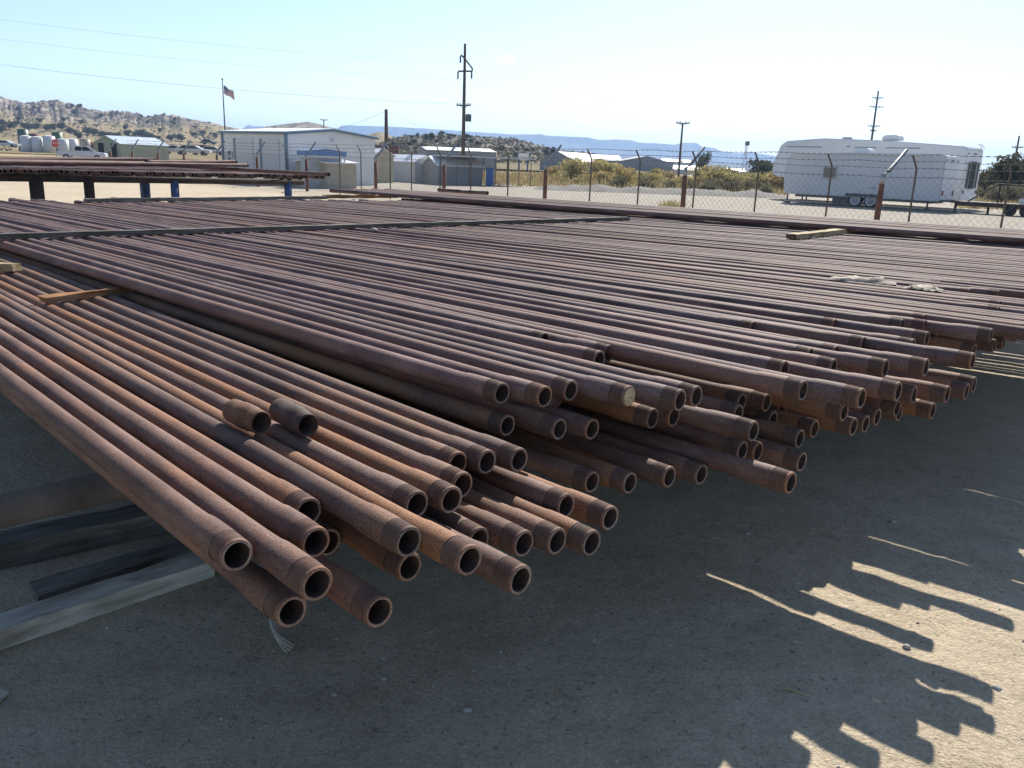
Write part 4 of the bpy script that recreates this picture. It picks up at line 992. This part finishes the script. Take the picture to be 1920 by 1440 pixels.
# flatbed and scrap on the far side
def flatbed():
    A, B = gx(1790, 45), gx(1935, 42.5); e = B - A; L = e.length; t = empty('flatbed_trailer', A, math.atan2(e.y, e.x)); tag(t, 'low rusty flatbed trailer loaded with scrap beside the campers', 'trailer')
    bm = BM(); box(bm, (L / 2, .9, .55), (L, 1.8, .10)); box(bm, (L / 2 + .3, .05, .45), (L, .08, .14)); obj('deck', bm, M['rust_rail'], t)
    for x in (L * .8, L * .8 + .7):
        bm = BM(); bmesh.ops.create_cone(bm, cap_ends=True, segments=18, radius1=.27, radius2=.27, depth=.2, matrix=Matrix.Translation((x, -.02, .27)) @ Matrix.Rotation(R(90), 4, 'X')); obj('wheel', bm, M['tyre'], t)
    for x in (.2, L * .5): bm = BM(); box(bm, (x, .2, .25), (.1, .1, .5)); obj('jack', bm, M['rust_rail'], t)
    bm = BM(); tube(bm, [(L * .55, .9, .6), (L * .55, .9, 1.6)], .05, 8); tube(bm, [(L * .2, .3, .6), (L * .55, .6, 1.55), (L * .9, .9, 1.5)], .04, 8); obj('scrap_frame', bm, M['rust_rail'], t)
    q = uvw(0, 0, 0)
    bm = BM(); prism(bm, [(-.6, 0), (.6, 0), (.55, .32), (.2, .48), (-.5, .42)], -.5, .5); bmesh.ops.recalc_face_normals(bm, faces=bm.faces); bevel(bm, .08, 2)
    o = obj('white_tank', bm, M['rv_white']); o.location = t.matrix_basis @ Vector((L * .93, .9, .62)); o.scale = (.6, .6, .6); o.rotation_euler = (0, 0, t.rotation_euler[2]); tag(o, 'rounded white plastic tank lying on the flatbed trailer', 'tank')
flatbed()

# ------------------------------------------------------------------ poles and wires
def pole_base(px, ytop, ybase, d): 
    b = gp(px, ybase, d); zt = gp(px, ytop, d).z; return b, zt
def big_pole():
    b = gx(868, 78); zt = gp(875, 82, 78).z; H = zt; t = empty('utility_pole', b); tag(t, 'tall utility pole with slanted braces, crossarm and transformer, tallest in view', 'utility pole')
    bm = BM(); tube(bm, [(0, 0, -.2), (0, 0, H)], [.19, .11], 12); obj('pole', bm, M['pole_wood'], t, True)
    z = lambda y: gp(873, y, 78).z; s = 78 / 1614
    bm = BM(); tube(bm, [(-13 * s * .55, 0, z(103)), (0, 0, z(110)), (14 * s, 0, z(128)), (14 * s, 0, z(133))], .07, 8); obj('brace', bm, M['pole_wood'], t)
    bm = BM(); tube(bm, [(-12 * s, 0, z(134)), (14 * s, 0, z(133))], .075, 8); obj('crossarm', bm, M['pole_wood'], t)
    bm = BM(); tube(bm, [(-14 * s, 0, z(198)), (13 * s, 0, z(197))], .06, 8); obj('crossarm', bm, M['pole_wood'], t)
    bm = BM(); tube(bm, [(-8 * s, 0, z(198)), (0, 0, z(203)), (8 * s, 0, z(197))], .03, 6); obj('brace', bm, M['pole_wood'], t)
    for x, y0, y1 in ((-8, 105, 118), (-12, 135, 149), (13, 134, 147)):
        bm = BM(); n = 9
        for k in range(n): bmesh.ops.create_cone(bm, cap_ends=True, segments=8, radius1=.10, radius2=.05, depth=.06, matrix=Matrix.Translation((x * s, 0, z(y0) + (z(y1) - z(y0)) * (k + .5) / n)))
        tube(bm, [(x * s, 0, z(y0)), (x * s, 0, z(y1))], .02, 6); obj('insulator', bm, M['steel_dark'], t)
    for x in (-12, -7, 7, 11): bm = BM(); tube(bm, [(x * s, 0, z(197)), (x * s, 0, z(193))], .05, 6); obj('insulator', bm, M['steel_dark'], t)
    bm = BM(); bmesh.ops.create_cone(bm, cap_ends=True, segments=16, radius1=.26, radius2=.26, depth=.62, matrix=Matrix.Translation((.42, 0, z(221)))); tube(bm, [(.42, 0, z(216)), (.42, 0, z(213))], .05, 6); obj('transformer', bm, M['steel_dark'], t)
    return b, z, s
bp = big_pole()
def wire(pts, r, label, group='power lines in the sky'):
    bm = BM(); o0 = Vector(pts[0]); out = []
    for (a, b) in zip(pts, pts[1:]):
        a, b = Vector(a), Vector(b); L = (b - a).length
        for i in range(24):
            t = i / 24; out.append(a.lerp(b, t) - o0 - Vector((0, 0, 4 * t * (1 - t) * L * .012)))
    out.append(Vector(pts[-1]) - o0); tube(bm, out, r, 5, False)
    o = obj('power_line', bm, M['wire_sky']); o.location = o0; tag(o, label, 'power line', group)
M['wire_sky'] = plain('cable', (.30, .31, .33), .1, 2, .5)
b_, z_, s_ = bp
for i, (x, y, yl, lab) in enumerate(((-8, 118, 28, 'uppermost power line running from the tall pole across the upper sky'), (-12, 149, 66, 'second power line down from the tall pole across the sky'), (-14, 196, 114, 'third power line, lowest and thickest, from the crossarm with the transformer'))):
    p = Vector((b_.x + x * s_, b_.y, z_(y)))
    wire([gp(-160, yl - 14, 60 + 4 * i), p], .007 if i < 2 else .011, lab)
    q = gp(2050, (y + 210 if i < 2 else y + 150), 420); wire([Vector((b_.x + (13 if i else -8) * s_, b_.y, z_(y - 1))), q], .004, ('faint upper', 'faint middle', 'faint lower')[i] + ' power line leaving the tall pole towards the campers')
wire([gp(-100, 205, 110), gp(860, 262, 110)], .010, 'fine low power line above the flag, sagging over the hills')
def simple_pole(px, ytop, d, arms, r, label, lean=0.0, ybase=None):
    b = gx(px, d); 
    if ybase: b = gp(px, ybase, d)
    zt = gp(px, ytop, d).z; H = zt - b.z; s = d / 1614; t = empty('utility_pole', b); tag(t, label, 'utility pole')
    bm = BM(); tube(bm, [(0, 0, -.3), (lean * s, 0, H)], [r * 1.25, r * .8], 10); obj('pole', bm, M['pole_wood'], t, True)
    for (y, w) in arms:
        za = gp(px, y, d).z - b.z; xo = lean * s * za / H; bm = BM(); box(bm, (xo, -.12, za), (2 * w * s, .12, .16)); a = obj('crossarm', bm, M['pole_wood'], t)
        bm = BM()
        for k in (-.95, -.45, .45, .95): tube(bm, [(xo + k * w * s, -.12, za + .05), (xo + k * w * s, -.12, za + .3)], .07, 6)
        obj('insulator', bm, M['steel_dark'], a)
        bm = BM(); tube(bm, [(xo - w * s * .5, -.12, za - .02), (xo, -.1, za - w * s * .45), (xo + w * s * .5, -.12, za - .02)], .035, 5); obj('brace', bm, M['pole_wood'], a)
    return t
simple_pole(724.5, 205, 70, (), .16, 'bare dark pole without arms beside the white metal building')
simple_pole(608.5, 224, 260, ((225, 7),), .18, 'small distant pole with one short crossarm behind the white metal building')
simple_pole(1273, 230, 120, ((231, 12),), .15, 'thin pole with one crossarm standing behind the yellow brush')
simple_pole(1625, 170, 190, ((183, 10), (200, 13), (236, 11), (245, 6)), .22, 'pole with four crossarms rising behind the campers', 0)
simple_pole(1896, 254, 170, ((276, 10),), .2, 'pole with a slanted arm above the dark juniper trees')
for px, yt, d in ((1012, 300, 130),): pass
wire([gp(724.5, 208, 70), gp(560, 250, 110)], .012, 'thin guy line running down from the bare dark pole behind the white building', 'guy lines of the bare pole')
wire([gp(724.5, 208, 70), gp(900, 258, 140)], .012, 'thin guy line running from the bare dark pole towards the scrub hill', 'guy lines of the bare pole')
def lattice():
    d = 300; b = gx(1395, d); H = gp(1398, 271, d).z; t = empty('lattice_mast', b); tag(t, 'pale slender lattice mast on the plain below the mesa', 'mast'); bm = BM()
    for sx in (-1, 1): tube(bm, [(sx * .8, 0, 0), (sx * .3, 0, H)], .10, 5)
    n = 12
    for k in range(n):
        z0, z1 = H * k / n, H * (k + 1) / n; w0, w1 = .8 - .5 * k / n, .8 - .5 * (k + 1) / n
        tube(bm, [(-w0, 0, z0), (w1, 0, z1)], .06, 4); tube(bm, [(w0, 0, z0), (-w1, 0, z1)], .06, 4)
    obj('frame', bm, M['light_grey'], t); bm = BM(); box(bm, (.2, 0, H + .4), (1.4, .5, 1.4)); obj('head', bm, M['steel_dark'], t)
lattice()

# flag
def flag():
    d = 62; b = gx(424, d); zt = gp(419.5, 150, d).z; t = empty('flagpole', b); tag(t, 'slim flagpole behind the white metal building', 'flagpole')
    bm = BM(); tube(bm, [(0, 0, -.2), (0, 0, zt)], [.06, .035], 10); obj('pole', bm, M['steel_dark'], t, True); bm = BM(); bmesh.ops.create_uvsphere(bm, u_segments=10, v_segments=6, radius=.08, matrix=Matrix.Translation((0, 0, zt + .06))); obj('finial', bm, M['galv'], t)
    s = d / 1614; W, H = 22 * s, 22 * s * .62; n, mm = 26, 13; zt2 = gp(420, 160, d).z
    bm = BM(); uv = []; g = []
    for i in range(n + 1):
        for j in range(mm + 1):
            f = i / n; x = W * f * .85; y = .10 * math.sin(f * 9) * f + .05 * math.sin(f * 4 + j * .3)
            g.append(bm.verts.new((x + .05, y, -H * j / mm - .50 * f * W + .04 * math.sin(f * 9 + j * .2))))
    for i in range(n):
        for j in range(mm):
            k = i * (mm + 1) + j; f = bm.faces.new((g[k], g[k+1], g[k + mm + 2], g[k + mm + 1])); f.smooth = True
            f.material_index = 2 if (i < n * .4 and j < 7) else (0 if j % 2 == 0 else 1)
    o = obj('flag', bm, [M['flag_red'], M['flag_white'], M['flag_blue']]); o.location = b + Vector((0, 0, zt2)); tag(o, 'red and white striped flag with a blue corner, drooping from the flagpole', 'flag')
    bm = BM(); rr = random.Random(2)
    for r_ in range(5):
        for c in range(6):
            f = .4 * (c + .5) / 6; j = (r_ + .5) * 7 / 5; x = W * f * .85; y = .10 * math.sin(f * 9) * f + .05 * math.sin(f * 4 + j * .3)
            box(bm, (x + .05, y - .008, -H * j / mm - .5 * f * W + .04 * math.sin(f * 9 + j * .2)), (.026, .006, .026))
    obj('stars', bm, M['flag_white'], o)
M['flag_red'] = plain('flag_red', (.38, .04, .05), .1, 3, .8); M['flag_white'] = plain('flag_white', (.66, .66, .66), .05, 3, .8); M['flag_blue'] = plain('flag_blue', (.03, .05, .16), .1, 3, .8)
flag()

# ------------------------------------------------------------------ plants
def leaf_mat(name, a, b, c):
    k = NT(name); v = k.coord('Object', rand=True)
    col = k.ramp(k.noise(v, 2.2, 4, .6), [(.3, a), (.5, b), (.7, c)]); fine = k.ramp(k.noise(v, 14, 2), [(.3, (.75, .75, .75)), (.7, (1.2, 1.2, 1.2))])
    oi = k.n('ObjectInfo'); tn = k.ramp(oi.outputs['Random'], [(0, (.8, .85, .85)), (1, (1.2, 1.1, 1.0))])
    k.col(k.mix(1.0, k.mix(1.0, col, fine, 'MULTIPLY'), tn, 'MULTIPLY')); k.rough(.85, .2)
    tr = k.n('BsdfTranslucent'); mx = k.n('MixShader'); mx.inputs[0].default_value = .35; out = k.t.nodes['Material Output']
    k.l(k.b.inputs['Base Color'].links[0].from_socket, tr.inputs['Color']); k.l(k.b.outputs[0], mx.inputs[1]); k.l(tr.outputs[0], mx.inputs[2]); k.l(mx.outputs[0], out.inputs['Surface'])
    return k.m
M['juniper'] = leaf_mat('juniper_leaf', (.045, .052, .028), (.075, .080, .042), (.11, .11, .06)); M['brush'] = leaf_mat('brush_leaf', (.26, .24, .10), (.40, .35, .15), (.52, .45, .23))
M['sage'] = leaf_mat('sage_leaf', (.10, .10, .07), (.16, .155, .10), (.24, .22, .15)); M['straw'] = leaf_mat('straw', (.28, .22, .11), (.38, .30, .15), (.48, .39, .22)); M['bark'] = plain('bark', (.09, .07, .055), .3, 6, .95)
def crown_mesh(name, seed, w, h, nleaf, leaf, mat, lobes=7, base=.1, up=0.0):
    rr = random.Random(seed); bm = BM(); cs = []
    for k in range(lobes):
        a = rr.uniform(0, 6.28); q = rr.uniform(0, .34) * w; cs.append((Vector((q * math.cos(a), q * math.sin(a), h * rr.uniform(base + .22, .78))), w * rr.uniform(.18, .32), h * rr.uniform(.15, .27)))
    for k in range(nleaf):
        c, rx, rz_ = rr.choice(cs); d = Vector((rr.gauss(0, 1), rr.gauss(0, 1), rr.gauss(0, 1))).normalized(); q = rr.random() ** .45
        p = c + Vector((d.x * rx, d.y * rx, d.z * rz_)) * q
        if p.z < .02: p.z = .02
        s = leaf * rr.uniform(.5, 1.3); a = Vector((rr.gauss(0, 1), rr.gauss(0, 1), rr.gauss(0, 1) + up)).normalized(); b2 = a.orthogonal().normalized(); ang = rr.uniform(0, 6.28); b2 = (b2 * math.cos(ang) + a.cross(b2) * math.sin(ang))
        bm.faces.new([bm.verts.new(p + a * s), bm.verts.new(p + b2 * s * .55), bm.verts.new(p - a * s), bm.verts.new(p - b2 * s * .55)])
    me = bpy.data.meshes.new(name); bm.to_mesh(me); bm.free(); me.materials.append(mat); return me
def trunk_mesh(seed, h):
    rr = random.Random(seed); bm = BM()
    tube(bm, [(0, 0, -.3), (rr.uniform(-.1, .1), 0, h * .3), (rr.uniform(-.2, .2), rr.uniform(-.2, .2), h * .7)], [.16, .12, .04], 7)
    for k in range(4):
        a = rr.uniform(0, 6.28); tube(bm, [(0, 0, h * .2), (.5 * math.cos(a), .5 * math.sin(a), h * .5), (.8 * math.cos(a), .8 * math.sin(a), h * .7)], [.08, .05, .02], 5)
    me = bpy.data.meshes.new('trunk'); bm.to_mesh(me); bm.free(); me.materials.append(M['bark']); return me
JC = [crown_mesh('crown', 20 + i, 3.0, 2.6, 1500, .13, M['juniper'], 8) for i in range(4)]; JT = [trunk_mesh(i, 2.2) for i in range(3)]
def juniper(p, s, label, group, hs=1.0, cat='tree'):
    t = empty('juniper_tree', p, rnd.uniform(0, 6.28)); t.scale = (s, s, s * hs); tag(t, label, cat, group)
    link('crown', rnd.choice(JC), t); link('trunk', rnd.choice(JT), t); return t
# ground height lookup for things standing on the hills
dg = bpy.context.evaluated_depsgraph_get()
bpy.context.view_layer.update()
HILLS = [o for o in COL.objects if o.name.startswith('hills')]
def drop(p):
    best = 0.0
    for o in HILLS[:4]:
        ok, loc, nrm, idx = o.ray_cast(Vector((p.x, p.y, 500)), Vector((0, 0, -1)))
        if ok and loc.z > best: best = loc.z
    return Vector((p.x, p.y, best - .05))
def seen(x, y, dmin=110, dmax=700):           # first hill surface met along the line of sight through (x, y)
    o0 = Vector((0, 0, CAM_Z)); d = ray(x, y).normalized(); best = None
    for o in HILLS[:4]:
        ok, loc, nrm, idx = o.ray_cast(o0, d)
        if ok and (best is None or loc.y < best.y): best = loc
    if best is None and d.z < 0: best = o0 + d * (-CAM_Z / d.z)
    return best
slope_trees = [(3, 246, 1.5), (18, 240, 1.6), (8, 232, 1.3), (33, 233, 1.1), (53, 242, 1.7), (66, 240, 1.4), (88, 243, 1.6), (100, 242, 1.4), (116, 240, 1.4), (131, 247, 1.2), (142, 249, 1.0), (147, 258, 1.3), (165, 250, 1.5), (176, 252, 1.6), (187, 251, 1.0), (198, 258, 1.5), (210, 258, 1.6), (219, 257, 1.3), (240, 253, 1.3), (255, 253, 1.3), (268, 257, 1.8), (283, 261, 1.5), (296, 262, 1.1), (322, 262, 1.4), (341, 262, 1.6), (35, 224, 1.0), (75, 226, 1.0), (152, 230, .9), (120, 225, .9), (362, 253, 1.0), (380, 250, 1.0), (300, 245, .9), (235, 240, 1.0), (405, 256, 1.1)]
near_label = ('rounded dark juniper on the grassy slope above the tanks and the small house', 'junipers on the grassy slope')
for (x, y, s) in slope_trees:
    p = seen(x, y + 3)
    if p: juniper(Vector((p.x, p.y, p.z - .1)), s * max(.45, p.y / 330), near_label[0], near_label[1], .85)
# ridge top junipers
rr = random.Random(12)
for k in range(15):
    x = rr.uniform(0, 400); y = lerp_tab([(0, 174), (85, 184), (150, 194), (200, 208), (300, 221), (400, 232)], x) + rr.uniform(1, 22); p = seen(x, y)
    if p: juniper(Vector((p.x, p.y, p.z - .2)), rr.uniform(.7, 1.5), 'tiny dark juniper dotting the rocky ridge on the skyline', 'junipers on the rocky ridge', .9)
# scrub hill junipers
for k in range(62):
    x = rr.uniform(725, 1135); top = lerp_tab([(725, 262), (760, 255), (840, 254), (920, 261), (1000, 275), (1060, 284), (1135, 297)], x); y = top + rr.random() ** 1.2 * (30 if x < 1000 else 14); p = seen(x, y)
    if p: juniper(Vector((p.x, p.y, p.z - .1)), rr.uniform(.4, 1.0) * p.y / 300, 'dark juniper among the scrub on the low middle hill', 'junipers on the middle hill', rr.uniform(.8, 1.1))
# scrub covering the middle hill, ridge and slope: uncountable
def scrub():
    bm = BM(); r2 = random.Random(8)
    def tuft(p, s):
        for q in range(5):
            c = p + Vector((r2.uniform(-.5, .5) * s, r2.uniform(-.5, .5) * s, r2.uniform(.1, .6) * s)); a = Vector((r2.gauss(0, 1), r2.gauss(0, 1), r2.gauss(0, 1))).normalized() * s * .45; b = a.orthogonal().normalized() * s * .4
            bm.faces.new([bm.verts.new(c + a), bm.verts.new(c + b), bm.verts.new(c - a), bm.verts.new(c - b)])
    for k in range(2600):
        x = r2.uniform(690, 1150); y = r2.uniform(252, 306); p = seen(x, y)
        if p and p.y < 420: tuft(p, r2.uniform(.35, .9))
    for k in range(1000):
        x = r2.uniform(0, 470); y = r2.uniform(175, 284); p = seen(x, y)
        if p and p.y < 800: tuft(p, r2.uniform(.3, .9) * (1.6 if p.y > 450 else .8))
    o = obj('scrub', bm, M['sage']); tag(o, kind='stuff')
scrub()
# yellow brush band behind the fence
BC = [crown_mesh('crown', 50 + i, 2.8, 1.7, 1500, .10, M['brush'], 9, -.1, .8) for i in range(4)] ; SC = [crown_mesh('crown', 70 + i, 2.4, 1.3, 1100, .09, M['sage'], 8, -.1, .4) for i in range(3)]
BC2 = [crown_mesh('crown', 90 + i, 3.0, 1.5, 1000, .08, M['straw'], 6, -.1, 1.2) for i in range(2)]
def shrub(p, s, mats, label, group, hs=1.0):
    t = empty('shrub', p, rnd.uniform(0, 6.28)); t.scale = (s, s, s * hs); tag(t, label, 'shrub', group); link('crown', rnd.choice(mats), t)
    return t
r3 = random.Random(21)
for k in range(40):
    x = 1035 + 445 * (k + r3.uniform(0, 1)) / 40; d = r3.uniform(74, 92)
    if r3.random() < .16: continue
    shrub(gx(x, d), r3.choice((.55, .8, 1.0, 1.25, 1.45)) * r3.uniform(.9, 1.1), BC if r3.random() < .75 else [BC2[0], BC2[1]], 'yellow-green brush bush in the thick band behind the fence', 'yellow brush bushes behind the fence', r3.uniform(.75, 1.1))
for x, d, s in ((1165, 70, 1.0), (1210, 68, 1.0), (1256, 70, .8), (1330, 66, 1.0), (1365, 68, 1.1), (1395, 70, .9), (1440, 66, .9), (1300, 70, .8)):
    shrub(gx(x, d), s, SC, 'low grey-green bush along the front of the yellow brush', 'grey bushes in front of the brush', .9)
for x, d, s in ((1855, 64, 1.1), (1872, 60, 1.2), (1900, 60, 1.3), (1930, 58, 1.2)):
    shrub(gx(x, d), s, SC, 'dry grey bush at the foot of the dark junipers by the campers', 'grey bushes below the junipers', 1.0)
for i, (x, d, s, hs) in enumerate(((1858, 78, 1.25, 1.0), (1882, 74, 1.5, 1.25), (1908, 76, 1.5, 1.1), (1935, 72, 1.6, 1.1), (1966, 74, 1.6, 1.1), (1845, 84, 1.0, 1.0))):
    juniper(gx(x, d), s, 'tall dark juniper in the clump beyond the fifth-wheel camper', 'junipers beyond the campers', hs)
juniper(gx(1432, 120), 1.5, 'dark round tree standing just ahead of the campers on the plain', None, 1.0); juniper(gx(1446, 124), 1.3, 'dark round tree half behind the nose of the taller camper', None, 1.0)
juniper(gx(1318, 200), 1.5, 'slim dark tree on the plain behind the brush', None, 1.6)
# dry grass tufts at the foot of the brush and the fence
def dry_grass():
    bm = BM(); r2 = random.Random(31)
    def blade(p, h):
        a = r2.uniform(0, 6.28); w = h * .12; d = Vector((math.cos(a), math.sin(a), 0)); l = Vector((r2.uniform(-.4, .4) * h, r2.uniform(-.4, .4) * h, h))
        bm.faces.new([bm.verts.new(p - d * w), bm.verts.new(p + d * w), bm.verts.new(p + l)])
    for k in range(9000):
        x = r2.uniform(880, 1480); d = r2.uniform(66, 110); blade(gx(x, d), r2.uniform(.3, 1.0) * (1.0 if d > 76 else .6))
    for k in range(500):
        p = gx(1262 + r2.gauss(0, 10), 30 + r2.uniform(-1, 1)); blade(p, r2.uniform(.2, .7))
    for k in range(1500): blade(gx(r2.uniform(1800, 1960), r2.uniform(52, 66)), r2.uniform(.2, .6))
    o = obj('dry_grass', bm, M['straw']); tag(o, kind='stuff')
dry_grass()
# gravel berm behind the fence
def berm():
    bm = BM(); n = 90; g = []
    for i in range(n + 1):
        x = 1000 + 490 * i / n
        for j in range(9):
            p = gx(x, 58 + j * .8); h = .55 * math.sin(math.pi * j / 8) * (.7 + .5 * mnoise.noise(Vector((i * .15, 0, 0)))) * min(1, i / 8, (n - i) / 8); p.z = h + .06 * mnoise.noise(p * 1.5) - .03; g.append(bm.verts.new(p))
    for i in range(n):
        for j in range(8): k = i * 9 + j; bm.faces.new((g[k], g[k+9], g[k+10], g[k+1])).smooth = True
    bmesh.ops.recalc_face_normals(bm, faces=bm.faces); o = obj('terrain', bm, M['berm']); tag(o, kind='structure')
M['berm'] = plain('grey_gravel', (.14, .13, .115), .3, 1.5, .95, .5)
berm()

# ------------------------------------------------------------------ haze
def haze():
    bm = BM(); box(bm, (0, 2600, 92), (11800, 6700, 190)); k = bpy.data.materials.new('haze_air'); k.use_nodes = True; nt = k.node_tree; nt.nodes.clear()
    out = nt.nodes.new('ShaderNodeOutputMaterial'); v = nt.nodes.new('ShaderNodeVolumePrincipled'); v.inputs['Color'].default_value = (.42, .64, 1.0, 1); v.inputs['Density'].default_value = 2.5e-4; v.inputs['Anisotropy'].default_value = .2
    nt.links.new(v.outputs[0], out.inputs['Volume']); o = obj('haze', bm, k); tag(o, kind='stuff')
haze()
